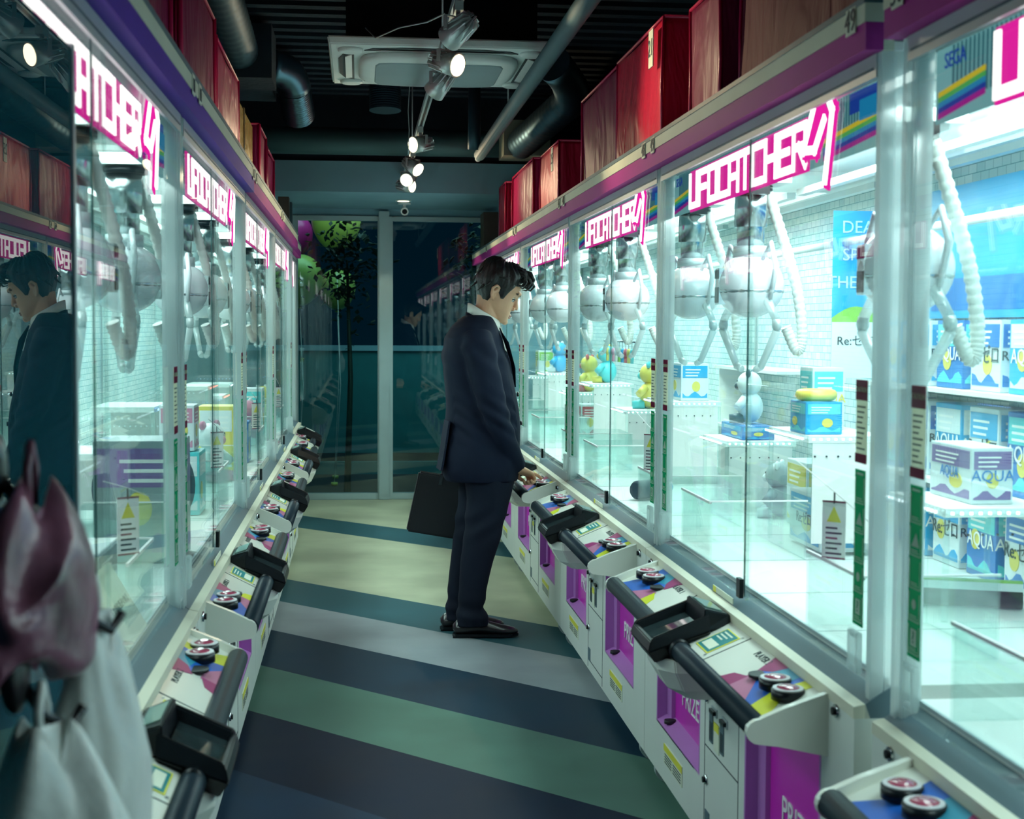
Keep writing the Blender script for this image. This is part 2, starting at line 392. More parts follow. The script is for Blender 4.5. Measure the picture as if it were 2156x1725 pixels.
PTEX = None
def brickwall():
    m, N, L = nm('white_block_backwall'); b = N['Principled BSDF']; b.inputs['Roughness'].default_value = .6
    tc = N.new('ShaderNodeTexCoord'); mp = N.new('ShaderNodeMapping'); mp.inputs['Rotation'].default_value = (pi / 2, 0, 0)
    br = N.new('ShaderNodeTexBrick'); br.inputs['Scale'].default_value = 9; br.inputs['Mortar Size'].default_value = .012
    br.inputs['Color1'].default_value = (.52, .68, .70, 1); br.inputs['Color2'].default_value = (.72, .80, .80, 1); br.inputs['Mortar'].default_value = (.16, .34, .38, 1)
    L.new(tc.outputs['Object'], mp.inputs[0]); L.new(mp.outputs[0], br.inputs[0]); L.new(br.outputs[0], b.inputs['Base Color'])
    return m
BRICK = brickwall()

MACH = []
def machine(side, Y0, W, n, label, nums, seam, canmat=CAN_P, watts=1.0, strips=LEDW, off=0.):
    """side: +1 right row, -1 left row. local x along the front (viewer's right), y into the machine."""
    if side > 0: t = thing('claw_machine', label, 'claw machine', (.915 + off, Y0 + W, 0), -pi / 2, 'claw machines along the right side of the aisle')
    else: t = thing('claw_machine', label, 'claw machine', (-.395 - off, Y0, 0), pi / 2, 'claw machines along the left side of the aisle')
    K = (round(W, 3), n, seam); c = W / 2; D = .93
    if n == 2: doors = [(.187, .745), (W - .745, W - .187)]; dk = (.19, W - .16)
    else: doors = [(.12, .62)]; dk = (.12, W - .12)
    def q(s): return (s,) + K
    def f(b):
        b.box((0.004, .06, .06), (W - .004, D, .72), CAB)
        xs = [0.002] + [x for d in doors for x in d] + [W - .002]
        for k in range(0, len(xs), 2): b.box((xs[k], 0, .06), (xs[k + 1], .06, .70), CAB)
        for a, e in doors:
            b.box((a, 0, .06), (e, .06, .218), CAB); b.box((a, 0, .60), (e, .06, .70), CAB)
    base = part('cabinet_base', q('base'), f, t)
    for di, (a, e) in enumerate(doors):
        def f(b):
            b.hexa([(a, .0, .214), (e, .0, .214), (e, .045, .236), (a, .045, .236)], [(a, .0, .222), (e, .0, .222), (e, .045, .244), (a, .045, .244)], PFRAME)
            b.box((a - .001, .0, .222), (a + .012, .045, .598), PFRAME); b.box((e - .012, .0, .222), (e + .001, .045, .598), PFRAME)
            b.box((a + .012, .030, .24), (a + .075, .042, .598), PFRAME)
            b.cyl((a + .1, .02, .232), (a + .1, .02, .242), .018, BLACK, 14)
        fr = part('prize_hatch', q('hatch%d' % di), f, t)
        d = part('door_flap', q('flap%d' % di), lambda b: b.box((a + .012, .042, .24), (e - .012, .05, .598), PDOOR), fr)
        link('prize_lettering', textmesh('PRIZE', .085, .0015, WHT, 'CENTER', pos=(a + .28, .040, .335)), fr)
        def f(b):
            b.box((a + .12, -.0025, .118), (a + .36, 0, .178), PAPER); b.box((a + .12, -.0035, .158), (a + .36, -.0025, .178), STK_Y)
            for k in range(4): b.box((a + .135, -.0035, .124 + k * .008), (a + .225 , -.0025, .127 + k * .008), INK); b.box((a + .245, -.0035, .124 + k * .008), (a + .345 , -.0025, .127 + k * .008), INK)
        part('warning_label', q('wl%d' % di), f, t)
    if n == 2:
        def f(b):
            for u in (.80, 1.135): b.box((u, -.001, .07), (u + .003, .001, .69), INK)
            for z in (.32, .10): b.box((.80, -.001, z), (1.135, .001, z + .003), INK)
            for u in (.885, .99): b.box((u, -.012, .430), (u + .042, .0, .440), DARK); b.box((u - .004, -.004, .424), (u + .046, .0, .446), ALU)
            for u in (.855, .965): b.box((u, -.003, .345), (u + .034, 0, .42), LEDGE); b.box((u + .004, -.004, .352), (u + .03, -.003, .40), INK)
            b.box((.905, -.003, .335), (.955, 0, .405), PAPER); b.box((.905, -.004, .388), (.955, -.003, .41), STK_Y)
            b.box((.815, -.002, .10), (.86, 0, .15), LEDGE)
        part('coin_panel', q('coin'), f, t)
        locks = [(.825, .453), (.825, .232), (.095, .69), (W - .095, .69)]
    else: locks = [(.75, .45), (W - .06, .69)]
    for (u, z) in locks: part('lock', ('lock',), lockmesh, t, loc=(u, 0, z))
    def f(b):
        b.hexa([(0.002, -.002, .70), (W - .002, -.002, .70), (W - .002, .03, .70), (0.002, .03, .70)], [(0.002, -.002, .722), (W - .002, -.002, .722), (W - .002, .02, .727), (0.002, .02, .727)], CREAM)
        b.hexa([(0.002, .02, .70), (W - .002, .02, .70), (W - .002, .07, .70), (0.002, .07, .70)], [(0.002, .02, .727), (W - .002, .02, .727), (W - .002, .07, .757), (0.002, .07, .757)], LEDGE)
        b.box((seam - .22, .022, .7281), (seam - .02, .024, .744), PAPER); b.box((seam - .22, .0215, .7281), (seam - .19, .022, .744), STK_Y)
    part('sill', q('sill'), f, t)
    for u in (.12, W - .12):
        part('castor', ('castor',), lambda b: (b.cyl((-.014, 0, .04), (.014, 0, .04), .04, ALU, 20), b.cyl((-.016, 0, .04), (.016, 0, .04), .018, DARK, 12), b.box((-.02, -.01, .05), (.02, .04, .075), ALU)), t, loc=(u, .05, 0))
    # --- control deck
    a, e = dk
    def F(u, v, h): return (u, v, deckz(v) + h)
    def f(b):
        b.hexa([(a, -.13, .615), (e, -.13, .615), (e, .0, .665), (a, .0, .665)], [(a, -.13, .645), (e, -.13, .645), (e, .0, .70), (a, .0, .70)], CABT)
        for s in (a, e):
            s0, s1 = (s - .014, s + .004) if s == a else (s - .004, s + .014)
            pr = [(.0, .712), (-.09, .682), (-.138, .662)] + [(-.138 - .026 * sin(pi * k / 8), .637 + .025 * cos(pi * k / 8)) for k in range(0, 9)] + [(-.10, .607), (.0, .585)]
            b.hexa([(s0, v, z) for v, z in pr], [(s1, v, z) for v, z in pr], CABT)
        for u in ((c - .27, c + .27) if n == 2 else ()): b.plate([(u, -.002), (u + .003, -.002), (u + .003, -.118), (u, -.118)], lambda x, y, h: (x, y, deckz(y) + h), .0012, INK)
        for u in ((c - .245, c + .245) if n == 2 else ()):
            for v in (-.015, -.105): b.cyl((u, v, deckz(v)), (u, v, deckz(v) + .002), .004, CHR, 8)
    dkm = part('control_deck', q('deck'), f, t)
    part('grip_bar', q('grip'), lambda b: b.tube([(a, -.138, .640), (e, -.138, .640)], .024, GRIP, 18), t)
    stn = [(a, 1, 'PLAYER 1'), (e, -1, 'PLAYER 2')] if n == 2 else [(a, 1, 'PLAYER 1')]
    for si, (s, d, _) in enumerate(stn):
        def f(b):
            def G(x, y, h): return (s + d * x, -y * .115 - .003, deckz(-y * .115 - .003) + .0006 + h)
            PL = [([(.03, .98), (.13, 1.0), (.155, .5), (.13, .0), (.08, .0), (.09, .5)], YEL if d < 0 else BLU, 1),
                  ([(.13, 1.0), (.17, 1.0), (.30, .35), (.24, .0), (.13, .0), (.155, .5)], BLU, 1.1), ([(.16, .45), (.16, .0), (.25, .0), (.32, .2)], TEA, 1.6),
                  ([(.17, 1.0), (.30, 1.0), (.31, .6), (.25, .6)], PNK, 1.2), ([(.24, 0.), (.34, 0.), (.31, .42), (.26, .25)], MAG, 1.9),
                  ([(.30, 1.), (.38, 1.), (.36, .75), (.30, .62)], YEL if d > 0 else MAG, 1.3)]
            for pl, m_, h in PL: b.plate([(x, min(y, 1.)) for x, y in pl], lambda x, y, hh: G(x, y, hh * h), .0004, m_)
        part('deck_graphics', q('dg%d' % si), f, t)
    for s, d, txt in stn:
        for x in (.085, .175): part('push_button', ('btn',), buttonmesh, t, loc=(s + d * x, -.052, deckz(-.052) + .001))
        part('joystick_plug', ('plug',), lambda b: b.cyl((0, 0, -.004), (0, 0, .003), .030, DARK, 24), t, loc=(s + d * .27, -.052, deckz(-.052) + .001))
        tm = textmesh(txt, .026, .0004, INK, 'CENTER', rot=(atan(.055 / .13), 0, 0), pos=(s + d * .37, -.022, deckz(-.022) + .001))
        link('player_lettering', tm, t)
    for s in ((-1, 1) if n == 2 else (-1,)):
        def f(b):
            o = c + s * .185
            def G(x, y, h): return (o + x, y, deckz(y) + .001 + h)
            b.plate([(-.055, -.02), (.055, -.02), (.055, -.10), (-.055, -.10)], G, .0008, STK_Y)
            b.plate([(-.05, -.023), (.05, -.023), (.05, -.097), (-.05, -.097)], G, .0012, STK_T)
            b.plate([(-.038, -.066), (.038, -.066), (.038, -.090), (-.038, -.090)], G, .0018, PAPER)
            for k in range(3): b.plate([(-.038, -.03 - k * .010), (.03 - k * .01, -.03 - k * .010), (.03 - k * .01, -.034 - k * .010), (-.038, -.034 - k * .010)], G, .0018, PAPER)
        part('info_sticker', q('is%d' % s), f, t)
    # --- payment reader
    def f(b):
        def rect(u, v0, v1, z0, z1): return [(-u, v0, z0), (u, v0, z0), (u, v1, z1), (-u, v1, z1)]
        b.hexa(rect(.085, -.19, -.05, .600, .655), rect(.118, -.215, -.06, .635, .685), DARK)
        for s in (-1, 1): b.hexa([(s * .118, -.215, .635), (s * .088, -.205, .635), (s * .088, -.06, .68), (s * .118, -.06, .685)], [(s * .110, -.205, .668), (s * .095, -.20, .668), (s * .095, -.06, .722), (s * .105, -.06, .725)], DARK)
        b.hexa([(-.118, -.215, .635), (.118, -.215, .635), (.10, -.19, .64), (-.10, -.19, .64)], [(-.110, -.208, .660), (.110, -.208, .660), (.10, -.195, .660), (-.10, -.195, .66)], DARK)
        b.hexa([(-.105, -.075, .68), (.105, -.075, .68), (.09, .0, .69), (-.09, .0, .69)], [(-.095, -.07, .735), (.095, -.07, .735), (.08, -.004, .718), (-.08, -.004, .718)], DARK)
        b.cyl((-.105, -.138, .640), (-.14, -.138, .640), .028, DARK, 16); b.cyl((.105, -.138, .640), (.14, -.138, .640), .028, DARK, 16)
    rd = part('payment_reader', ('reader',), f, t, .003, loc=(c, 0, 0))
    def f(b):
        b.hexa([(-.080, -.195, .648), (.080, -.195, .648), (.080, -.08, .690), (-.080, -.08, .690)], [(-.080, -.195, .651), (.080, -.195, .651), (.080, -.08, .693), (-.080, -.08, .693)], RWIN)
    part('reader_window', ('rwin',), f, rd)
    def f(b):
        b.hexa([(-.062, -.062, .7335), (.062, -.062, .7335), (.062, -.018, .7215), (-.062, -.018, .7215)], [(-.062, -.062, .7365), (.062, -.062, .7365), (.062, -.018, .7245), (-.062, -.018, .7245)], RLCD)
    part('reader_display', ('rlcd',), f, rd)
    def f(b):
        rings = [[(-w_, -.0, z), (-w_ * .9, -v * .8, z), (-w_ * .5, -v, z), (w_ * .5, -v, z), (w_ * .9, -v * .8, z), (w_, -.0, z)] for w_, v, z in ((.07, .10, .50), (.10, .15, .53), (.125, .18, .58), (.125, .185, .612))]
        b.loft(rings, CABT, smooth=False)
    part('reader_bracket', ('rbr',), f, t, .003, loc=(c, 0, 0))
    # --- glass case
    def f(b):
        for u in (0.006,): 
            b.box((u, .03, .73), (u + .022, .055, 1.93), ACR); b.box((u + .026, .036, .73), (u + .040, .060, 1.93), ACR); b.box((u + .0405, .040, .73), (u + .045, .066, 1.93), ACR)
            b.box((u, .058, .73), (u + .03, .075, 1.93), ACR)
    p1 = part('corner_post', q('post'), f, t); 
    def f(b):
        for u in (W - .028,): 
            b.box((u, .03, .73), (u + .022, .055, 1.93), ACR); b.box((u - .018, .036, .73), (u - .004, .060, 1.93), ACR); b.box((u - .023, .040, .73), (u - .0185, .066, 1.93), ACR)
            b.box((u - .008, .058, .73), (u + .022, .075, 1.93), ACR)
    part('corner_post', q('post2'), f, t)
    for u in (.004, W - .03): part('rear_post', ('rpost',), lambda b: b.box((0, D - .03, .73), (.026, D, 1.93), ALU), t, loc=(u, 0, 0))
    part('glass_door', q('gd1'), lambda b: b.box((.05, .0385, .752), (seam + .06, .0435, 1.915), GLASS), t)
    part('glass_door', q('gd2'), lambda b: b.box((seam, .0475, .752), (W - .05, .0525, 1.915), GLASS), t)
    def f(b):
        b.box((seam - .005, .0445, .752), (seam + .004, .0472, 1.915), EDGE)
        b.box((seam + .050, .034, .752), (seam + .066, .0383, 1.915), ACRY)
        b.box((seam - .012, .028, .752), (seam + .02, .038, .80), DARK)
    part('door_seam', q('seam'), f, t)
    for u in (.001, W - .0045): part('side_pane', ('spane',), lambda b: b.box((0, .077, .752), (.0035, D - .032, 1.915), GLASS), t, loc=(u, 0, 0))
    def f(b):
        b.box((.0, -.004, 1.928), (W - .0, .03, 1.978), canmat); b.box((.0, -.006, 1.978), (W - .0, .03, 2.012), CAN_W); b.box((.0, -.008, 2.012), (W, D, 2.024), LEDGE)
        b.box((.0, .03, 1.928), (W, .05, 2.012), CAN_W)
    part('canopy', q('can' + canmat.name), f, t)
    def f(b):
        b.box((.03, .028, 1.885), (W - .03, .036, 1.928), ALU); b.box((.045, .0265, 1.90), (W - .045, .0278, 1.904), LEDGE)
        b.box((0.004, .05, 1.928), (W - .004, D, 1.945), INW); 
        b.box((0.03, .078, 1.90), (W - .03, .10, 1.928), INW)
    part('header_frame', q('hdr'), f, t)
    for (u, num) in nums:
        uu = u if u > 0 else W + u
        nl = part('number_label', ('nl',), lambda b: b.box((-.026, -.0085, -.022), (.026, -.0065, .026), PAPER), t, loc=(uu, 0, 1.990))
        if num: link('number_lettering', textmesh(num, .058, .0006, INK, 'CENTER', pos=(0, -.0095, .001)), nl)
        else: part('number_lettering', ('nbars',), lambda b: [b.box((x, -.0098, -.014), (x + .006, -.0086, .016), INK) for x in (-.015, -.003, .010)], nl)
    # --- sign
    def f(b):
        b.box((.07, .064, 1.772), (W - .07, .070, 1.895), SBACK)
        for k in range(int((W - .3) / .016)): b.box((.14 + k * .016, .062, 1.80), (.145 + k * .016, .064, 1.893), SB2)
        for i, m_ in enumerate(RB):
            for (u0, u1) in ((.09, .27), (W - .42, W - .09)):
                z = 1.825 - i * .009
                b.hexa([(u0, .0595, z - .012), (u1, .0595, z + .004), (u1, .0595, z + .013), (u0, .0595, z - .003)], [(u0, .0615, z - .012), (u1, .0615, z + .004), (u1, .0615, z + .013), (u0, .0615, z - .003)], m_)
        b.box((W - .26, .0595, 1.85), (W - .10, .0615, 1.89), RB[3]); b.box((W - .20, .058, 1.83), (W - .09, .0593, 1.87), RB[2])
    sg = part('sign_board', q('sgn'), f, t)
    part('sign_lettering', q('sgl'), lambda b: signletters(b, .33, W - .49 if n == 2 else W - .27, 1.782, 1.868), sg)
    link('maker_lettering', textmesh('SEGA', .036, .0006, RB[3], 'CENTER', pos=(.16, .058, 1.868)), sg)
    # --- interior
    def f(b):
        b.box((.004, .07, .722), (W - .004, D - .03, .760), INW)
        for (u0, u1) in [(x, x + .002) for x in (.5, 1.0, 1.45) if x < W - .1]: b.box((u0, .08, .7601), (u1, D - .05, .7606), LEDGE)
        b.box((.03, .070, .7601), (W - .03, .076, .768), ALU)
    part('playfield', q('pf'), f, t)
    part('back_panel', q('bp'), lambda b: b.box((.004, D - .0295, .722), (W - .004, D, 1.928), BRICK), t)
    def f(b):
        b.box((.05, .20, 1.885), (W - .05, .225, 1.905), ALU); b.box((.05, .75, 1.885), (W - .05, .775, 1.905), ALU)
        b.box((.05, .46, 1.845), (W - .05, .49, 1.865), WHT)
        b.cyl((.06, .62, 1.70), (W - .06, .62, 1.70), .012, WHT, 10)
    part('gantry_rail', q('gr'), f, t)
    part('lamp_tube', q('tube'), lambda b: (b.cyl((.12, .13, 1.905), (W - .12, .13, 1.905), .010, TUBE, 10)), t)
    cl = ([c - .60, c + .60] if n == 2 else [c])
    for ci, u in enumerate(cl):
        cu = part('claw_unit', ('claw',), clawbody, t, loc=(u, .225, 1.55))
        for s in (0, pi): part('claw_arm', ('carm',), clawarm, cu, rz=s + .35)
        part('telescopic_shaft', ('shaft',), lambda b: (b.cyl((0, 0, .115), (0, 0, .25), .040, STEEL, 24), b.cyl((0, 0, .17), (0, 0, .29), .048, STEEL, 24), b.cyl((0, 0, .275), (0, 0, .29), .062, DARK, 20)), cu)
        part('air_hose', ('hose',), hosemesh, cu, rz=pi / 2 if side > 0 else -.75)
        part('carriage', ('carr',), lambda b: (b.box((-.07, -.09, .295), (.07, .10, .330), INW), b.box((.05, -.03, .26), (.09, .03, .295), DARK)), cu)
    # chute, platform, led strip
    chs = [c - .82, c + .42] if n == 2 else [c - .4]
    for u in chs:
        def f(b):
            for (x0, y0, x1, y1) in ((0, .08, .36, .085), (0, .36, .36, .365), (.0, .085, .005, .36), (.355, .085, .36, .36)): b.box((x0, y0, .761), (x1, y1, .93), ACRY)
            b.box((.0, .078, .925), (.36, .084, .932), WHT); b.box((.354, .0775, .93), (.3605, .366, .934), WHT)
        part('prize_chute', ('chute',), f, t, loc=(u, 0, 0))
    for i, (u0, u1, v0, v1, z1) in enumerate([(.06, .46, .38, .62, 1.115), (c + .08, c + .42, .40, .66, 1.02)] if n == 2 else [(.1, .5, .42, .7, 1.05)]):
        def f(b):
            b.box((u0, v0, z1 - .02), (u1, v1, z1), WHT)
            for (x, y) in ((u0, v0), (u1 - .012, v0), (u0, v1 - .012), (u1 - .012, v1 - .012)): b.box((x, y, .761), (x + .012, y + .012, z1 - .02), ACRY)
            if not (i == 1 and 'numbered 49' in label): b.box((u1 - .006, v0 + .013, .80), (u1 - .002, v1 - .013, z1 - .021), INW)
            for k in range(6): b.cyl((u1 - .003, v0 + .02 + k * .035, z1 - .06), (u1 + .001, v0 + .02 + k * .035, z1 - .06), .003, INK, 6)
        part('prize_platform', q('plat%d%s' % (i, 'numbered 49' in label)), f, t)
        def f(b):
            b.box((u0, v0 - .012, z1 - .016), (u1, v0 - .001, z1 - .002), ACRY); b.box((u1 + .001, v0, z1 - .016), (u1 + .012, v1, z1 - .002), ACRY)
            nn = int((u1 - u0) / .022)
            for k in range(nn): b.box((u0 + .008 + k * .022, v0 - .016, z1 - .012), (u0 + .014 + k * .022, v0 - .012, z1 - .006), strips)
            for k in range(int((v1 - v0) / .022)): b.box((u1 + .012, v0 + .008 + k * .022, z1 - .012), (u1 + .016, v0 + .014 + k * .022, z1 - .006), strips)
        part('led_strip', q('led%d%s' % (i, strips.name)), f, t)
    # --- stickers, pull handle
    for (u, lab) in ((.062, 'far'), (W - .125, 'near')) if n == 2 else ((.062, 'far'),):
        def f(b):
            b.box((0, .0366, 1.17), (.058, .0380, 1.325), STP); b.box((-.002, .0358, 1.288), (.060, .0366, 1.327), STM); b.box((-.002, .0358, 1.168), (.060, .0366, 1.186), STM)
            for k in range(9): b.box((.006, .0360, 1.194 + k * .010), (.050 - (k * 7 % 4) * .006, .0366, 1.197 + k * .010), INK)
        part('caution_sticker', ('cst',), f, t, loc=(u, 0, 0))
        link('caution_lettering', textmesh('CAUTION', .013, .0004, STP, 'CENTER', pos=(u + .029, .0352, 1.308)), t)
        def f(b):
            b.box((0, .0366, .855), (.054, .0380, 1.155), STG); 
            for k in range(5):
                z = .862 + k * .057
                for q_ in ((.003, z, .051, z + .0018), (.003, z, .0048, z + .05), (.0492, z, .051, z + .05)): b.box((q_[0], .036, q_[1]), (q_[2], .0366, q_[3]), STW_)
                if k == 0: b.box((.014, .0362, z + .014), (.040, .0366, z + .044), STW_)
                elif k == 1: b.cyl((.026, .0362, z + .03), (.026, .0366, z + .03), .009, STW_, 14)
                elif k == 3: b.hexa([(.010, .0362, z + .016), (.044, .0362, z + .016), (.03, .0362, z + .04)], [(.010, .0366, z + .016), (.044, .0366, z + .016), (.03, .0366, z + .04)], STW_)
                for r in range(2): b.box((.009, .0362, z + .005 + r * .004), (.044 - r * .006, .0366, z + .0065 + r * .004), STW_)
            b.box((.009, .0362, 1.145), (.045, .0366, 1.149), STW_)
        gs = part('instruction_sticker', ('ist',), f, t, loc=(u, 0, 0))
        link('question_lettering', textmesh('?', .030, .0004, STK_G, 'CENTER', pos=(.027, .0356, .891)), gs)
        def f(b):
            for q_ in ((0, .765, .012, .845), (.042, .765, .054, .845), (.012, .765, .042, .777), (.012, .833, .042, .845)): b.box((q_[0], .026, q_[1]), (q_[2], .038, q_[3]), ACR)
        part('door_pull', ('pull',), f, t, .002, loc=(u, 0, 0))
    if n == 2:
        def f(b):
            b.box((-.026, .0, .93), (.026, .0015, 1.055), WHT); b.box((-.026, -.0005, 1.052), (.026, .0, 1.056), STK_M); b.box((-.026, -.0005, .93), (.026, .0, .934), STK_M)
            b.hexa([(-.016, -.0004, 1.01), (.016, -.0004, 1.01), (.0, -.0004, 1.044)], [(-.016, .0, 1.01), (.016, .0, 1.01), (.0, .0, 1.044)], STK_Y)
            for k in range(6): b.box((-.018, -.0004, .94 + k * .011), (.018 - (k % 2) * .01, .0, .944 + k * .011), INK if k != 3 else STK_M)
            b.cyl((.0, .001, 1.05), (.0, .001, 1.075), .002, DARK, 6)
        part('warning_tag', ('wtag',), f, t, loc=(c + .546, .098, 0), rz=.9 * side)
        part('tag_string', ('wstr',), lambda b: b.tube([(-.286, 0, 1.12), (0, 0, 1.075), (.314, 0, 1.02)], .0012, WHT, 5), t, loc=(c + .546, .099, 0))
    # lamp
    ld = bpy.data.lights.new('machine_lamp', 'AREA'); ld.shape = 'RECTANGLE'; ld.size = W - .3; ld.size_y = .45
    ld.energy = MACHINE_WATTS * watts * W / 1.935; ld.color = MACHINE_LIGHT
    lo = link('machine_lamp', ld, t, (c, .40, 1.875))
    if side < 0:      # the left row has slightly shallower control decks
        for o in t.children:
            if o.name.split('.')[0] in ('control_deck', 'grip_bar', 'deck_graphics', 'push_button', 'joystick_plug', 'info_sticker', 'payment_reader', 'reader_bracket', 'player_lettering'):
                o.location.y *= .80
                if o.name.split('.')[0] != 'push_button' and o.name.split('.')[0] != 'joystick_plug' and o.name.split('.')[0] != 'grip_bar': o.scale.y = .80
                if o.name.startswith('grip_bar'): o.location.y += .0276
    MACH.append(t)
    return t
RWIN = mat('reader_window', (.03, .05, .055), .05, spec=1., coat=1., vary=.3, vs=20)
RLCD = mat('reader_display', (.22, .34, .30), .1, spec=.8)

PITCH = 1.935
RY = [2.525 + (k - 1) * PITCH for k in range(0, 6)]      # nearest starts at .59
R50 = machine(1, RY[0] - .09, PITCH, 2, 'nearest claw machine on the right, its sign cut by the right edge, number label 50', [(.07, '50'), (-.07, '50')], 1.0)
R49 = machine(1, RY[1], PITCH, 2, 'claw machine on the right numbered 49 at both ends of its canopy', [(.07, '49'), (-.07, '49')], 1.0)
R48 = machine(1, RY[2], PITCH, 2, 'claw machine on the right numbered 48, one beyond number 49', [(.07, '48'), (-.07, '48')], 1.0)
R47 = machine(1, RY[3], PITCH, 2, 'claw machine on the right that the man in the suit is playing', [(.07, '47'), (-.07, '47')], 1.0)
R46 = machine(1, RY[4], PITCH, 2, 'claw machine on the right just beyond the man, partly hidden by his head and shoulders', [(.07, '46'), (-.07, '46')], 1.0)
R45 = machine(1, RY[5], 1.25, 1, 'farthest and smallest claw machine on the right, by the glass doors behind the man', [], .6)
LY = [1.60 + k * PITCH for k in range(5)]
L1 = machine(-1, LY[0], PITCH, 2, 'nearest claw machine on the left, half covered by a dark reflective panel', [(-.07, '')], .85, CAN_B, .6)
L2 = machine(-1, LY[1], PITCH, 2, 'second claw machine on the left, first with its whole front in view', [(.07, ''), (-.07, '')], .85, CAN_B, .8)
L3 = machine(-1, LY[2], PITCH, 2, 'third claw machine on the left, below the gold taped boxes', [(.07, ''), (-.07, '')], .85, CAN_P, .9, LEDB)
L4 = machine(-1, LY[3], PITCH, 2, 'fourth claw machine on the left, second from the far end', [(.07, ''), (-.07, '')], .85, CAN_P, .9, LEDR)
L5 = machine(-1, LY[4], 1.25, 1, 'farthest and smallest claw machine on the left, by the glass doors', [], .6, CAN_P, .8, off=.03)
#@@PART2@@
# ------------------------------------------------------------------ satin covers and boxes on top of the machines
def satin(name, col, rough=.36):
    m = mat(name, col, rough, .0, spec=.25, vary=.08, vs=3)
    N, L = m.node_tree.nodes, m.node_tree.links; b = N['Principled BSDF']
    tc = N.new('ShaderNodeTexCoord'); mp = N.new('ShaderNodeMapping'); mp.inputs['Scale'].default_value = (3, 3, 1.3)
    nz = N.new('ShaderNodeTexNoise'); nz.inputs['Scale'].default_value = 1.6; nz.inputs['Detail'].default_value = 3; nz.inputs['Distortion'].default_value = 1.4
    bp = N.new('ShaderNodeBump'); bp.inputs['Strength'].default_value = .55; bp.inputs['Distance'].default_value = .05
    L.new(tc.outputs['Object'], mp.inputs[0]); L.new(mp.outputs[0], nz.inputs[0]); L.new(nz.outputs['Fac'], bp.inputs['Height']); L.new(bp.outputs[0], b.inputs['Normal'])
    return m
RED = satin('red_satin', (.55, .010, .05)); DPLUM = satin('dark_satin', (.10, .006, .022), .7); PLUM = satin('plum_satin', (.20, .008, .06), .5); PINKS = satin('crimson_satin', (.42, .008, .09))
PIPE_R = mat('red_piping', (.50, .01, .08), .35)
def cover(x0, x1, y0, y1, z1, m, label, seed, tagtxt=None, tagside='near'):
    z0 = 2.026; rnd = random.Random(seed); cx, cy = (x0 + x1) / 2, (y0 + y1) / 2
    ph = [(rnd.uniform(3, 9), rnd.uniform(0, 6.3), rnd.uniform(.3, 1)) for _ in range(5)]
    t = thing('satin_cover', label, 'cover', (cx, cy, z0), 0, 'satin covers on top of the claw machines')
    w2, d2, H = (x1 - x0) / 2, (y1 - y0) / 2, z1 - z0
    def per(n=120):
        out = []
        P = 4 * (w2 + d2)
        for k in range(n):
            s = P * k / n
            if s < 2 * w2: out.append((-w2 + s, -d2, 0, -1, s))
            elif s < 2 * w2 + 2 * d2: out.append((w2, -d2 + s - 2 * w2, 1, 0, s))
            elif s < 4 * w2 + 2 * d2: out.append((w2 - (s - 2 * w2 - 2 * d2), d2, 0, 1, s))
            else: out.append((-w2, d2 - (s - 4 * w2 - 2 * d2), -1, 0, s))
        return out
    def f(b):
        rings = []
        for r in range(19):
            q = r / 18; ring = []
            for (x, y, nx, ny, s) in per():
                d = sum(a * sin(fq * s + p + q * 1.7 * sin(fq * .7 + p)) for fq, p, a in ph) * .008 * (.25 + 1.1 * (1 - q)) + .008 * sin(9 * s + 7 * q + seed) * (1 - q) * sin(4 * q + s) * .5
                ring.append((x + nx * d, y + ny * d, q * H - (.012 * abs(sin(3 * s + seed)) if r == 18 else 0)))
            rings.append(ring)
        top = [(x * .9, y * .9, H + .006) for (x, y, *_) in per()]
        rings.append(top); rings.append([(x * .3, y * .3, H + .010) for (x, y, *_) in per()])
        b.loft(rings, m)
    part('drape', None, f, t)
    def f(b):
        for (x, y) in ((-w2, -d2), (-w2, d2), (w2, -d2)):
            b.tube([(x - .004, y, .0), (x - .004 + rnd.uniform(-.006, .006), y, H * .5), (x - .002, y, H)], .006, PIPE_R, 8)
        b.tube([(-w2 - .002, -d2, H), (-w2 - .002, d2, H)], .006, PIPE_R, 8); b.tube([(-w2, -d2 - .002, H), (w2, -d2 - .002, H)], .006, PIPE_R, 8)
        if x0 < 0: b.tube([(w2 + .004, -d2, 0), (w2 + .004, -d2, H)], .009, PIPE_R, 8); b.tube([(w2 + .004, d2, 0), (w2 + .004, d2, H)], .008, PIPE_R, 8); b.tube([(w2 + .002, -d2, H), (w2 + .002, d2, H)], .007, PIPE_R, 8)
    part('piping', None, f, t)
    if tagtxt:
        ty = -d2 + .05
        def f(b): b.box((-w2 - .030, ty, H - .16), (-w2 - .026, ty + .075, H - .03), PAPER)
        g = part('number_card', None, f, t)
        link('number_lettering', textmesh(tagtxt, .085, .0006, INK, 'CENTER', rot=(pi / 2, 0, -pi / 2), pos=(-w2 - .031, ty + .037, H - .095)), g)
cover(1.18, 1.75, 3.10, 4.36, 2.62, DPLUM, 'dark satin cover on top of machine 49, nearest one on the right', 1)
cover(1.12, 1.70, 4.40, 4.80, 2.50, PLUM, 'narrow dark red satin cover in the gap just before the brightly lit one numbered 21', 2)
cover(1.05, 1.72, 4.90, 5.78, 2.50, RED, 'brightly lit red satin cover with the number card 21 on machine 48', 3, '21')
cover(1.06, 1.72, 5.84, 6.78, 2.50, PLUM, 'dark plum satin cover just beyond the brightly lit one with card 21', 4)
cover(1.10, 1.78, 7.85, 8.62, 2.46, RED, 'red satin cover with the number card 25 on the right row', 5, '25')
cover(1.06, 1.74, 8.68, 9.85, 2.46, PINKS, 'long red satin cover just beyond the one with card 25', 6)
cover(1.02, 1.70, 9.92, 10.36, 2.44, RED, 'farthest red satin cover on the right row, below the lintel', 7)
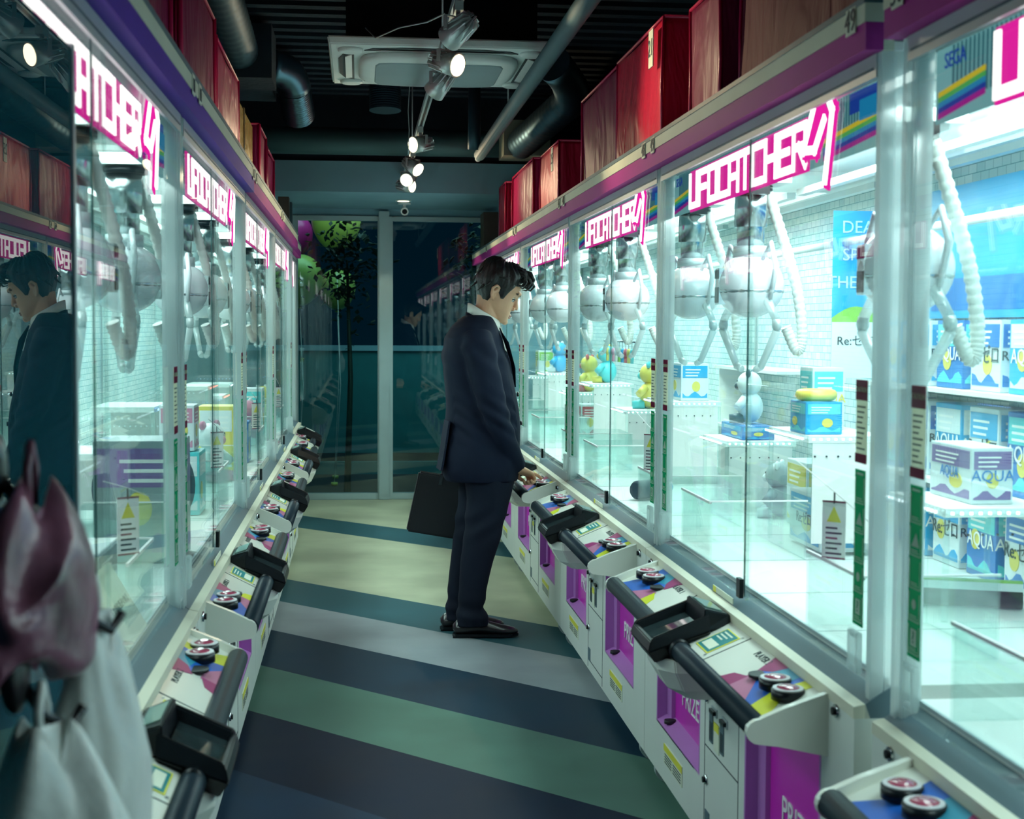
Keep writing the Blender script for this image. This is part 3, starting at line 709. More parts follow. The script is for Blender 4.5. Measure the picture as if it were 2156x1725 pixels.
cover(-1.15, -.55, 3.30, 4.30, 2.60, PLUM, 'nearest dark plum satin cover on the left row, cut by the top edge', 8)
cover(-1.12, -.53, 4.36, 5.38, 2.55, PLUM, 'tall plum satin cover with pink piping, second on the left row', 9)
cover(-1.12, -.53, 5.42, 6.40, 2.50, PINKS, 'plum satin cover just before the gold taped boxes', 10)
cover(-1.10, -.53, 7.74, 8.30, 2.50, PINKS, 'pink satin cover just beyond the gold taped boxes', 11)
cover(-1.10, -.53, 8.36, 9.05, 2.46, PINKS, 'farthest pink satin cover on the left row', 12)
GOLD = mat('gold_wrap', (.30, .21, .05), .25, .5, bump=(9, .7, .03)); TAPE = mat('brown_tape', (.25, .19, .09), .15, .1, coat=.6)
for (y0, y1, z0, z1, lab) in ((6.50, 7.15, 2.026, 2.235, 'lower gold wrapped box on the left row, under another gold box'), (6.50, 7.68, 2.239, 2.485, 'upper gold wrapped box, topmost of the stack on the left row')):
    t = thing('wrapped_box', lab, 'box', (-.825, (y0 + y1) / 2, z0))
    h = z1 - z0; d = (y1 - y0) / 2
    part('carton', None, lambda b: b.box((-.27, -d, 0), (.27, d, h), GOLD), t, .01)
    part('tape_strip', None, lambda b: (b.box((.271, -.03, 0), (.274, .03, h), TAPE), b.box((-.03, -d - .004, 0), (.03, -d - .001, h), TAPE)), t)

# ------------------------------------------------------------------ ceiling services
ACW = mat('aircon_white', (.70, .80, .80), .5); GRL = mat('aircon_grille', (.22, .32, .35), .7, bump=(220, .4, .002)); SLOT = mat('aircon_slot', (.03, .05, .06), .6)
t = thing('air_conditioner', 'white square ceiling cassette air conditioner hanging over the aisle', 'air conditioner', (.365, 6.75, 2.64))
def sq(r, z, n=48, e=5., sx=1., sy=1.):
    out = []
    for k in range(n):
        a = 2 * pi * k / n; c_, s_ = cos(a), sin(a); m_ = (abs(c_) ** e + abs(s_) ** e) ** (-1 / e)
        out.append((r * m_ * c_ * sx, r * m_ * s_ * sy, z))
    return out
part('casing', None, lambda b: b.box((-.42, -.42, .035), (.42, .42, .30), DARK), t)
part('panel', None, lambda b: b.hexa([(-.49, -.50, .0), (.49, -.50, .0), (.49, .50, .0), (-.49, .50, .0)], [(-.50, -.51, .035), (.50, -.51, .035), (.50, .51, .035), (-.50, .51, .035)], ACW), t, .006)
def f(b):
    for a in range(4):
        M_ = Matrix.Rotation(a * pi / 2, 3, 'Z')
        pts = [(-.30, -.43), (-.18, -.455), (.18, -.455), (.30, -.43), (.34, -.385), (-.34, -.385)]
        b.hexa([tuple(M_ @ Vector((x, y, -.004))) for x, y in pts], [tuple(M_ @ Vector((x, y, .0))) for x, y in pts], SLOT)
part('air_slots', None, f, t)
for a in range(4):
    part('louver', ('louv',), lambda b: b.hexa([(-.27, -.425, -.012), (.27, -.425, -.012), (.29, -.395, -.005), (-.29, -.395, -.005)], [(-.27, -.425, -.008), (.27, -.425, -.008), (.29, -.395, -.001), (-.29, -.395, -.001)], ACW), t, rz=a * pi / 2)
part('center_cover', None, lambda b: b.loft([sq(.36, 0), sq(.365, -.018), sq(.34, -.032), sq(.31, -.036)], ACW), t)
part('intake_grille', None, lambda b: b.loft([sq(.29, -.036, e=12.), sq(.285, -.040, e=12.)], GRL, smooth=False), t)
for a in range(4):
    part('corner_cap', ('ccap',), lambda b: b.loft([[(.40 + .055 * cos(k * pi / 8), -.40 + .055 * sin(k * pi / 8), -z) for k in range(16)] for z in (0, .010)] + [[(.40 + .045 * cos(k * pi / 8), -.40 + .045 * sin(k * pi / 8), -.016) for k in range(16)]], ACW), t, rz=a * pi / 2)

TRK = mat('track_grey', (.34, .42, .45), .4, .3); LAMPH = mat('spot_housing', (.48, .55, .55), .35, .5); LENS = emis('spot_lens', (1, .86, .55), 7.)
t = thing('light_track', 'long straight lighting track running along the ceiling of the aisle', 'light track', (.33, 7.7, 2.50))
part('rail', None, lambda b: (b.box((-.016, -3.6, 0), (.016, 3.6, .028), TRK), b.box((-.006, -3.6, -.001), (.006, 3.6, .002), DARK)), t)
for y in (-3.1, -2.0, 1.2, 3.3): part('hanger', ('hang',), lambda b: b.cyl((0, 0, .028), (0, 0, .62), .004, TRK, 8), t, loc=(0, y, 0))
sp = [(4.80, (-.5, .7, -.35), 'nearest spotlight on the ceiling track, its lens turned away'), (5.38, (.72, -.62, -.28), 'lit spotlight second from the near end of the track, lens glowing towards the right row'),
      (5.84, (-.55, .6, -.65), 'third spotlight of the track, pointing down and away in front of the air conditioner'), (7.75, (-.8, -.55, -.15), 'lit spotlight just beyond the air conditioner, lens turned left'),
      (8.80, (.6, -.6, -.5), 'lit spotlight of the track aimed right, second beyond the air conditioner'), (9.50, (-.35, -.85, -.35), 'lit spotlight facing the camera, third beyond the air conditioner'),
      (10.0, (.7, -.55, -.12), 'farthest lit spotlight on the track, lens turned right')]
for i, (y, d, lab) in enumerate(sp):
    d = Vector(d).normalized(); t = thing('spotlight', lab, 'spotlight', (.33, y, 2.499), 0, 'spotlights on the ceiling track')
    part('adapter', ('spa',), lambda b: b.box((-.014, -.05, -.03), (.014, .05, 0), LAMPH), t)
    c0 = Vector((.0, 0, -.088))
    part('yoke', ('spy',), lambda b: (b.cyl((0, 0, -.03), (0, 0, -.045), .008, LAMPH, 10), b.box((-.055, -.008, -.047), (.055, .008, -.043), LAMPH), b.box((-.057, -.008, -.09), (-.053, .008, -.043), LAMPH), b.box((.053, -.008, -.09), (.057, .008, -.043), LAMPH)), t, rz=math.atan2(d.y, d.x) - pi / 2)
    M_ = d.to_track_quat('Z', 'Y').to_matrix()
    def f(b):
        b.tube([c0 - d * .055, c0 - d * .01, c0 + d * .05], [.026, .040, .046], LAMPH, 24)
        for k in range(12):
            a = M_ @ Vector((cos(k * pi / 6), sin(k * pi / 6), 0)); s_ = d.cross(a) * .002
            q = [c0 - d * .085 + a * .012, c0 - d * .07 + a * .036, c0 - d * .0 + a * .044, c0 - d * .0 + a * .03]
            b.hexa([x - s_ for x in q], [x + s_ for x in q], LAMPH)
    part('lamp_head', None, f, t)
    part('lens', None, lambda b: b.cyl(c0 + d * .0502, c0 + d * .052, .040, LENS, 24), t)
    ld = bpy.data.lights.new('spot_beam', 'SPOT'); ld.energy = SPOT_WATTS * (2.4 if i == 1 else 2.2 if i in (3, 4, 6) else .5 if i == 0 else 1.2); ld.spot_size = radians(95); ld.spot_blend = .8; ld.color = (1, .80, .50); ld.shadow_soft_size = .035
    lo = link('spot_beam', ld, t, c0 + d * .06); lo.rotation_euler = (-d).to_track_quat('Z', 'Y').to_euler()

DUCT = mat('duct_metal', (.10, .19, .25), .35, .9); DUCTD = mat('duct_dark', (.025, .07, .10), .5, .5)
def spiral(pts, r, n=60):
    P = [Vector(p) for p in pts]; out = []; rs = []
    for k in range(n + 1):
        t_ = k / n * (len(P) - 1.0001); i = int(t_); q = t_ - i; out.append(P[i].lerp(P[i + 1], q)); rs.append(r * (1.03 if k % 4 == 0 else 1))
    return out, rs
def elbow(name, pts, r, m, label, box=None, bm_=None):
    t = thing(name, label, 'duct', pts[0]); o = Vector(pts[0])
    sm = [Vector(p) - o for p in pts]
    a, rs = spiral(sm[:2], r); part('duct_run', None, lambda b: b.tube(a, rs, m, 24), t)
    if len(sm) > 2:
        def f(b):
            p0, p1, p2 = sm[1], sm[2], sm[3]; P = [(p0.lerp(p1, k / 8)).lerp(p1.lerp(p2, k / 8), k / 8) for k in range(9)]
            b.tube(P, [r * (1.06 if k in (0, 4, 8) else 1.0) for k in range(9)], m, 24)
        part('elbow', None, f, t)
    if box:
        x0, y0, z0, x1, y1, z1 = box
        part('plenum_box', None, lambda b: b.box((x0 - o.x, y0 - o.y, z0 - o.z), (x1 - o.x, y1 - o.y, z1 - o.z), bm_ or m), t)
elbow('spiral_duct', [(1.10, 9.75, 2.68), (1.27, 8.7, 2.80), (1.30, 8.45, 2.84), (1.12, 8.25, 2.945)], .10, DUCT, 'shiny spiral duct on the right side, bending up into the ceiling above the satin covers', (.98, 9.72, 2.60, 1.30, 10.05, 2.84), mat('plenum_metal', (.35, .36, .28), .5, .4))
elbow('round_duct', [(-.36, 8.8, 2.70), (-.38, 8.6, 2.84), (-.38, 8.5, 2.93), (-.52, 8.4, 2.93)], .095, DUCT, 'short elbow duct with bright collar left of the air conditioner', (-.98, 8.1, 2.80, -.50, 8.9, 3.03), CEIL)
elbow('round_duct', [(-.62, 6.2, 2.93), (-.62, 7.6, 2.86)], .10, DUCTD, 'dark sloping duct above the nearer left satin covers', (-.85, 7.6, 2.72, -.45, 8.0, 3.0), CEIL)
elbow('round_duct', [(.17, 9.3, 2.82), (.17, 9.32, 3.04)], .10, DUCTD, 'dark duct collar seen just behind the air conditioner', None)
single('round_duct', lambda b: b.tube([(-1.5, 0, 0), (-.5, 0, .0), (.5, 0, 0), (2.1, 0, 0)], .095, mat('duct_painted', (.05, .12, .13), .45, .3), 24), 'large horizontal duct crossing the whole aisle above the lintel', 'duct', (0, 10.2, 2.735))
t = thing('ceiling_pipe', 'long pale pipe running diagonally in the picture in front of the air conditioner corner', 'pipe', (.79, 4.2, 2.56))
part('pipe_run', None, lambda b: b.tube([(0, 0, 0), (0, 5.2, 0)], .038, mat('pipe_grey', (.07, .15, .18), .6), 16), t)
part('pipe_cap', None, lambda b: b.tube([(0, 5.2, 0), (0, 5.35, -.01)], [.034, .018], TRK, 16), t)
part('pipe_hanger', None, lambda b: (b.cyl((0, 3.4, .03), (0, 3.4, .56), .004, TRK, 8), b.cyl((0, .5, .03), (0, .5, .56), .004, TRK, 8)), t)
single('ceiling_pipe', lambda b: b.tube([(0, 0, .56), (0, 0, .1), (0, .02, 0)], .04, DUCTD, 16), 'short dark vertical pipe left of the long pale pipe', 'pipe', (.73, 9.1, 2.56))
single('pendant_dome', lambda b: b.loft([[(r_ * cos(k * pi / 16), r_ * sin(k * pi / 16), z) for k in range(32)] for r_, z in ((.03, .30), (.12, .28), (.17, .18), (.165, .06), (.12, .01), (.05, .0))], DUCTD), 'dark round dome on the ceiling, cut by the top edge left of the air conditioner', 'ceiling fixture', (-.413, 5.75, 2.75))
single('cable', lambda b: b.tube([(.30, 5.05, 2.52), (.24, 5.1, 2.50), (.15, 5.4, 2.54), (.07, 5.9, 2.60), (.03, 6.1, 2.68)], .003, TRK, 6), 'thin grey cable sagging from the track towards the air conditioner', 'cable')
single('cable', lambda b: b.tube([(.25, 7.3, 3.12), (.26, 7.3, 2.70), (.25, 7.32, 2.52), (.255, 7.3, 2.42), (.25, 7.3, 2.30)], .0025, TRK, 6), 'thin cable hanging straight down behind the air conditioner', 'cable')
t = thing('security_camera', 'small white security camera hanging under the lintel at the glass doors', 'security camera', (.355, 11.2, 2.40))
part('mount', None, lambda b: (b.cyl((0, 0, 0), (0, 0, -.015), .05, ACW, 20), b.cyl((0, 0, -.015), (.0, 0, -.05), .012, ACW, 12)), t)
part('camera_body', None, lambda b: (b.cyl((.0, -.05, -.075), (.0, .05, -.06), .03, ACW, 20), b.cyl((0, -.052, -.0753), (0, -.05, -.075), .02, DARK, 16)), t)
t = thing('downlight', 'small round lit downlight in the lintel soffit', 'downlight', (.34, 11.0, 2.4))
part('trim_ring', None, lambda b: b.cyl((0, 0, -.008), (0, 0, 0), .06, ACW, 24), t); part('diffuser', None, lambda b: b.cyl((0, 0, -.010), (0, 0, -.0085), .045, emis('downlight_glow', (1, .9, .6), 3.), 20), t)
ld = bpy.data.lights.new('downlight_beam', 'SPOT'); ld.energy = 14; ld.spot_size = radians(120); ld.color = (1, .9, .62); ld.shadow_soft_size = .04; link('downlight_beam', ld, t, (0, 0, -.03))

# ------------------------------------------------------------------ prizes
def at(m, u, v, z):
    X, Y = m.location.x, m.location.y
    return ((X + v, Y - u, z), -pi / 2) if m.rotation_euler.z < 0 else ((X - v, Y + u, z), pi / 2)
PB = mat('prize_sky_blue', (.02, .36, .68), .35); PB2 = mat('prize_deep_blue', (.02, .18, .52), .35); PW = mat('prize_white', (.72, .82, .84), .4); PC = mat('prize_cyan', (.10, .62, .66), .35)
PP = mat('prize_purple', (.22, .14, .36), .35); PGr = mat('prize_grey', (.28, .36, .38), .4); PYl = mat('prize_yellow', (.72, .62, .10), .35); PGn = mat('prize_green', (.25, .55, .08), .4)
PDk = mat('prize_dark', (.03, .06, .09), .4); PRd = mat('prize_red', (.55, .06, .08), .4); PPk = mat('prize_pink', (.62, .25, .38), .5)
def pbox(m, u, v, z, w, d, h, body, art, label, txt=None, tcol=INK, group=None):
    loc, rz = at(m, u, v, z + .0008); t = thing('prize_box', label, 'box', loc, rz, group)
    part('carton', None, lambda b: b.box((-w / 2, -d / 2, 0), (w / 2, d / 2, h), body), t, .0015)
    s = 1 if rz < 0 else -1
    def f(b):
        e = .0012; rnd = random.Random(int(u * 1000 + z * 100))
        def G(a, c_, hh): return (a * w / 2, -d / 2 - hh, c_ * h)
        def Sd(a, c_, hh): return (s * (w / 2 + hh), a * d / 2, c_ * h)
        for F_ in (G, Sd):
            b.plate([(-.9, .62), (.9, .62), (.9, .94), (-.9, .94)], F_, e, art)
            pl = [(-.9, .08)] + [(-.9 + 1.8 * k / 8, .18 + .07 * sin(k * 1.3 + u * 9)) for k in range(9)] + [(.9, .08)]
            b.plate(pl, F_, e, art); cx_, cz_ = rnd.uniform(-.4, .4), rnd.uniform(.35, .5)
            b.plate([(cx_ + .3 * cos(k * pi / 8), cz_ + .14 * sin(k * pi / 8)) for k in range(16)], F_, e * 1.3, PYl if art != PYl else PRd)
            for k in range(3): b.plate([(-.7, .66 + k * .08), (.2 + .1 * k, .66 + k * .08), (.2 + .1 * k, .69 + k * .08), (-.7, .69 + k * .08)], F_, e * 1.5, WHT)
    part('printed_art', None, f, t)
    if txt:
        sz = min(h * .28, w * 1.5 / max(2, len(txt)))
        link('box_lettering', textmesh(txt, sz, .0006, tcol, 'CENTER', pos=(0, -d / 2 - .003, h * .5)), t)
        link('box_lettering', textmesh(txt, min(h * .28, d * 1.5 / max(2, len(txt))), .0006, tcol, 'CENTER', rot=(pi / 2, 0, s * pi / 2), pos=(s * (w / 2 + .003), 0, h * .5)), t)
    return t
def plush(m, u, v, z, s, body, belly, label, hang=False):
    loc, rz = at(m, u, v, z); t = thing('plush_toy', label, 'plush toy', loc, rz - .5)
    def f(b):
        b.ball((0, 0, s * .30), s * .28, body, 18, 12, (1, .85, 1.05))
    part('body', None, f, t)
    part('head', None, lambda b: b.ball((0, -.02 * s, s * .74), s * .24, body, 18, 12, (1.08, .95, .95)), t)
    for k in (-1, 1): part('ear', None, lambda b: b.ball((k * s * .20, 0, s * .93), s * .08, belly, 12, 8, (1, .6, 1)), t)
    for k in (-1, 1): part('arm', None, lambda b: b.tube([(k * s * .22, -.05 * s, s * .45), (k * s * .38, -.16 * s, s * .30)], [s * .09, s * .075], body, 10), t)
    for k in (-1, 1): part('leg', None, lambda b: b.tube([(k * s * .14, -.10 * s, s * .10), (k * s * .22, -.34 * s, s * .085)], [s * .10, s * .085], belly, 10), t)
    part('muzzle', None, lambda b: b.ball((0, -.23 * s, s * .69), s * .075, belly, 12, 8), t)
    part('eyes', None, lambda b: (b.ball((-.09 * s, -.22 * s, .79 * s), s * .022, INK, 8, 6), b.ball((.09 * s, -.22 * s, .79 * s), s * .022, INK, 8, 6)), t)
# rear shelves of machine 49 and 48
for m_, us in ((R49, (.02, 1.90)), (R48, (.02, 1.0))):
    part('rear_shelf', None, lambda b: [b.box((us[0], .70, z - .012), (us[1], .895, z), WHT) for z in (1.0, 1.26)] + [b.box((us[0] + .01, .72, .761), (us[0] + .022, .88, 1.25), INW)], m_)
RZ = 'Re:ゼロ'
k = 0
for z, h in ((.7605, .20), (1.0, .215), (1.26, .19)):
    for j in range(8):
        u = .14 + j * .23; k += 1
        if z > 1.2 and j > 5: continue
        bd, ar = ((PB, PW), (PW, PB), (PB2, PC), (PW, PB2))[(j + int(z * 10)) % 4]
        lev = {.7605: 'bottom', 1.0: 'middle', 1.26: 'top'}[z]
        pbox(R49, u, .80, z, .18, .12, h, bd, ar, '%s figure box on the %s level behind machine 49, %s from its far end' % ('white' if bd is PW else 'blue', lev, ('first', 'second', 'third', 'fourth', 'fifth', 'sixth', 'seventh', 'eighth')[j]), RZ if bd is PW else 'AQUA', INK if bd is PW else WHT, 'figure boxes stacked at the back of machine 49')
def poster(m, u, v, z0, z1, w, face, lines, label, cols, lower=None, tsz=.09, tc=PC):
    loc, rz = at(m, u, v, z0); H = z1 - z0; yy = {'side': pi / 2 if rz < 0 else -pi / 2, 'front': 0}[face]
    t = thing('poster', label, 'poster', loc, rz + yy)
    def f(b):
        b.box((-w / 2, 0, 0), (w / 2, .002, H), cols[0])
        if lower: b.box((-w / 2, -.001, 0), (w / 2, -.0, H * .36), lower); b.hexa([(-w / 2 + w * k / 8, -.0014, H * (.36 + .07 * sin(pi * k / 8))) for k in range(9)] + [(w / 2, -.0014, H * .30), (-w / 2, -.0014, H * .30)], [(-w / 2 + w * k / 8, -.001, H * (.36 + .07 * sin(pi * k / 8))) for k in range(9)] + [(w / 2, -.001, H * .30), (-w / 2, -.001, H * .30)], PGn); b.box((-w / 2, -.0018, 0), (w / 2, -.0015, H * .335), lower)
        else: b.box((-w * .46, -.0015, H * .06), (w * .46, -.0, H * .3), cols[1])
    part('sheet', None, f, t)
    for i, s_ in enumerate(lines): link('poster_lettering', textmesh(s_, tsz, .0005, tc if i < 9 else INK, 'CENTER', pos=(0, -.0025, H * (.90 - .165 * i))), t)
    if lower: link('poster_lettering', textmesh(RZ, tsz * .7, .0005, INK, 'CENTER', pos=(0, -.0035, H * .22)), t)
PLT = mat('poster_letter_blue', (.45, .80, .92), .4)
poster(R49, .055, .66, 1.27, 1.80, .16, 'side', ['DEA', 'SPO', 'THE AQ'], 'tall blue and white poster with green arc on the far side of machine 49', (PB, PC), PW, .055, PLT)
poster(R49, .55, .885, 1.46, 1.86, .95, 'front', [], 'wide bright blue poster high on the back of machine 49', (PB, PB2), None, .10, PLT)
poster(R50, .60, .885, 1.20, 1.86, 1.1, 'front', [], 'large blue poster on the back of machine 50', (PB, PB2), None, .10, PLT)
pbox(R49, .34, .44, 1.115, .15, .11, .095, PB, PC, 'flat sky blue box under the yellow swim ring in machine 49')
t_, rz_ = at(R49, .34, .44, 1.2125)
def f(b): b.loft([[((.045 + .017 * cos(a)) * cos(c_), (.045 + .017 * cos(a)) * sin(c_), .017 + .017 * sin(a)) for a in [2 * pi * i / 12 for i in range(12)]] for c_ in [2 * pi * j / 28 for j in range(28)]], PYl, closed=True)
single('swim_ring', f, 'small yellow toy swim ring lying on the flat blue box', 'toy ring', t_, rz_)
pbox(R49, .15, .52, 1.115, .13, .10, .19, PW, PC, 'white box standing on the clear platform behind the yellow ring', 'AQUA', PYl)
pbox(R49, .28, .50, .7685, .30, .14, .16, PW, PB, 'wide white and blue box lying under the clear platform of machine 49', RZ)
pbox(R49, 1.20, .54, 1.02, .24, .10, .13, PW, PP, 'white box on the near platform in machine 49', 'AQUA', PB2)
pbox(R49, 1.60, .60, .7615, .20, .12, .15, PW, PB2, 'small white and blue box on the floor of machine 49')
plush(R48, 1.52, .56, .7615, .20, PGr, PW, 'grey plush toy sitting on the floor of machine 48')
pbox(R48, 1.20, .53, 1.02, .30, .12, .05, PB2, PB, 'flat dark blue box on the platform in machine 48')
plush(R48, 1.20, .54, 1.0735, .20, PW, PDk, 'white plush with dark ears on the flat blue box in machine 48')
pbox(R48, .30, .52, 1.115, .20, .12, .16, PW, PB, 'white and blue box on the clear platform of machine 48')
pbox(R48, 1.75, .62, .7615, .22, .14, .22, PW, PYl, 'white box with yellow print in the near corner of machine 48')
t = at(R48, .95, .22, .7615)
b_ = thing('bottle', 'dark bottle with blue cap lying on its side in machine 48', 'bottle', (t[0][0], t[0][1], .80), .6)
part('bottle_body', None, lambda b: b.tube([(-.09, 0, 0), (-.08, 0, 0), (.03, 0, 0), (.06, 0, 0), (.075, 0, 0)], [.03, .037, .037, .018, .015], PDk, 18), b_); part('cap', None, lambda b: b.cyl((.075, 0, 0), (.105, 0, 0), .018, PB, 16), b_)
CC = [(PYl, 'yellow'), (PC, 'cyan'), (PPk, 'pink'), (PW, 'white'), (PGn, 'green'), (PB, 'blue'), (PRd, 'red')]
part('hanging_rod', None, lambda b: b.cyl((.75, .40, 1.36), (1.65, .40, 1.36), .005, STEEL, 8), R47)
for j in range(9):
    loc, rz = at(R47, .85 + j * .085, .40, 1.355); m_, cn = CC[j % 7]
    kc = thing('keychain', '%s keychain charm hanging %s along the rod in machine 47' % (cn, ('first', 'second', 'third', 'fourth', 'fifth', 'sixth', 'seventh', 'eighth', 'ninth')[j]), 'keychain', loc, rz, 'keychains hanging on the rod')
    part('chain', ('kch',), lambda b: b.cyl((0, 0, 0), (0, 0, -.03), .0015, STEEL, 6), kc)
    part('charm', ('kcm', cn), lambda b: (b.ball((0, 0, -.05), .022, m_, 12, 8, (1, .5, 1)), b.box((-.014, -.006, -.10), (.014, .006, -.068), m_)), kc)
plush(R47, 1.22, .56, 1.02, .24, PYl, PC, 'yellow and cyan plush toy on the platform of machine 47')
plush(R47, 1.60, .58, .7615, .26, PPk, PW, 'pink plush toy on the floor of machine 47')
plush(R47, .28, .50, 1.115, .22, PC, PYl, 'cyan plush toy with yellow ears on the far platform of machine 47')
plush(R46, 1.22, .56, 1.02, .24, PYl, PRd, 'yellow plush toy with red ears in the machine beyond the man')
plush(R46, .28, .50, 1.115, .22, PB, PW, 'blue plush toy on the far platform of the machine beyond the man')
pbox(R46, 1.60, .50, .7615, .2, .14, .2, PW, PRd, 'white box with red print in the machine beyond the man')
pbox(R45, .3, .55, 1.05, .2, .12, .2, PW, PGn, 'white box with green print in the farthest right machine')
pbox(R50, .68, .30, .7615, .26, .16, .06, PW, PGr, 'low white box on the floor of machine 50')
def f(b): b.cyl((0, -.13, .0), (0, .13, .0), .022, DARK, 18); b.box((-.02, -.13, .022), (.02, .13, .04), PW); b.box((-.012, -.13, .04), (.012, .13, .044), PGn)
single('roller_bar', f, 'black roller bar with pale green top lying under the near clear platform of machine 49', 'roller', (1.445, 3.25, .7835), 1.2)
# left row
pbox(L2, .62, .22, .7615, .22, .24, .34, PGr, PP, 'tall grey and purple box close behind the glass of the second left machine')
pbox(L2, .40, .52, 1.115, .2, .14, .15, PC, PB2, 'cyan box on the clear platform of the second left machine')
pbox(L2, 1.62, .24, .7615, .20, .16, .22, PC, PW, 'cyan box with dark ribbon print at the far end of the second left machine')
pbox(L2, 1.62, .24, .985, .15, .12, .16, PW, PPk, 'small white box stacked on the cyan one in the second left machine')
pbox(L1, 1.565, .23, .7615, .24, .16, .18, PW, PGr, 'white box on the floor of the nearest left machine')
pbox(L1, 1.60, .60, .7615, .20, .2, .42, PP, PGr, 'tall purple box at the back of the nearest left machine')
poster(L1, 1.77, .55, .98, 1.50, .22, 'side', [], 'pale poster on the far side pane of the nearest left machine', (PW, PPk), None)
def f(b): b.cyl((0, -.004, .16), (0, .004, .16), .16, PDk, 40); b.cyl((0, -.006, .16), (0, -.004, .16), .09, PRd, 30)
t = at(L2, .98, .27, .7615); single('round_plate', f, 'dark round disc with red centre standing in the second left machine', 'disc', t[0], t[1] - 1.2)
t = at(L1, 1.42, .115, .7612)
pp = thing('paper_sheet', 'white sheet with vertical Japanese lettering at the foot of the nearest left glass', 'paper sheet', (t[0][0] , t[0][1], .770), t[1])
part('sheet', None, lambda b: b.hexa([(-.13, -.05, 0), (.13, -.05, 0), (.13, .03, .14), (-.13, .03, .14)], [(-.13, -.048, 0), (.13, -.048, 0), (.13, .032, .14), (-.13, .032, .14)], PAPER), pp)
link('sheet_lettering', textmesh('マギカ[新編]叛逆の物語', .020, .0003, INK, 'CENTER', rot=(radians(60), 0, 0), pos=(0, -.012, .067)), pp)
plush(L3, .72, .24, .7615, .26, PW, PPk, 'white plush with pink feet in the third left machine')
pbox(L3, 1.18, .25, .7615, .2, .16, .3, PYl, PW, 'yellow box in the third left machine')
pbox(L3, 1.62, .20, .7615, .16, .12, .2, PB2, PW, 'dark blue box at the far end of the third left machine')
plush(L4, .72, .24, .7615, .26, PPk, PW, 'pink plush in the fourth left machine')
pbox(L4, 1.18, .25, .7615, .2, .16, .3, PW, PC, 'white and cyan box in the fourth left machine')
plush(L5, .75, .25, .7615, .26, PYl, PW, 'yellow plush in the farthest left machine')

# ------------------------------------------------------------------ foreground left: dark reflective panel, hanging bags
t = thing('dark_panel', 'dark tinted reflective panel standing against the nearest left glass', 'panel', (-.405, 1.55, 0))
part('tinted_sheet', None, lambda b: b.box((-.006, -.75, .78), (.0, .545, 1.815), TINT), t)
part('edge_trim', None, lambda b: (b.box((-.010, .545, .70), (.003, .560, 1.82), ALU), b.box((-.008, -.75, .728), (.002, .545, .78), LEDGE)), t)
SACK = mat('white_plastic_bag', (.80, .84, .80), .35, bump=(9, .5, .02)); PKG = mat('printed_bag', (.34, .13, .20), .3, vary=.75, vs=9, bump=(7, .6, .02))
HOOK = mat('black_hook', (.01, .012, .015), .3)
def sack(x, y, z, h, w, d, seed, m, label, name='plastic_bag'):
    rnd = random.Random(seed); ph = [(rnd.randint(2, 7), rnd.uniform(0, 6.3), rnd.uniform(.3, 1)) for _ in range(6)]
    t = thing(name, label, 'bag', (x, y, z), 0)
    def f(b):
        rings = []
        for r in range(26):
            q = r / 25; R_ = [.08, .16, .30, .62, .82, .92, .97, 1, 1, .98, .92, .8][min(11, int(q * 11.99))] if 0 else (.30 + .70 * min(1, (q / .45)) ** .8) * (1 if q < .92 else sqrt(max(.05, 1 - ((q - .92) / .085) ** 2)))
            ring = []
            for k in range(48):
                a = 2 * pi * k / 48; dd = 1 + .16 * sum(am * sin(fq * a + p + 2.2 * q) for fq, p, am in ph) / 3 + .035 * sin(9 * a + p_(seed, q))
                ring.append((d / 2 * R_ * cos(a) * dd, w / 2 * R_ * sin(a) * dd, -h * q + .02 * sin(3 * a + q * 5)))
            rings.append(ring)
        b.loft(rings, m)
    p_ = lambda s_, q: 3 * sin(q * 6 + s_)
    part('bag_film', None, f, t)
    part('handle_loop', None, lambda b: b.tube([(.0, -.012, -.01), (0, -.018, .03), (0, 0, .055), (0, .018, .03), (0, .012, -.01)], .005, m, 8), t)
def hook(x, y, z, lab):
    t = thing('wall_hook', lab, 'hook', (x, y, z)); part('arm', None, lambda b: b.cyl((-.399 - x, 0, 0), (0, 0, 0), .006, HOOK, 8), t)
    part('plate', None, lambda b: b.ball((0, 0, 0), .03, HOOK, 16, 10, (.45, 1, 1.3)), t); part('prong', None, lambda b: b.tube([(.008, 0, -.01), (.025, .012, -.045), (.045, .03, -.062), (.055, .045, -.045)], [.006, .006, .005, .006], HOOK, 8), t)
hook(-.330, 1.40, 1.085, 'black hook at the far left, holding the front white bag')
hook(-.315, 1.55, 1.150, 'black hook near the edge of the dark panel, right of the other one')
hook(-.372, 1.50, 1.275, 'small black hook above the pink and green bag')
sack(-.305, 1.40, 1.02, .26, .17, .17, 4, SACK, 'white plastic bag hanging blurred in the lower left corner, front one')
sack(-.290, 1.595, 1.09, .34, .15, .115, 9, SACK, 'white plastic bag hanging behind the front one, under the right hook')
sack(-.335, 1.50, 1.245, .17, .30, .11, 6, PKG, 'crumpled clear bag with pink and green print hanging on the dark panel', 'printed_bag')

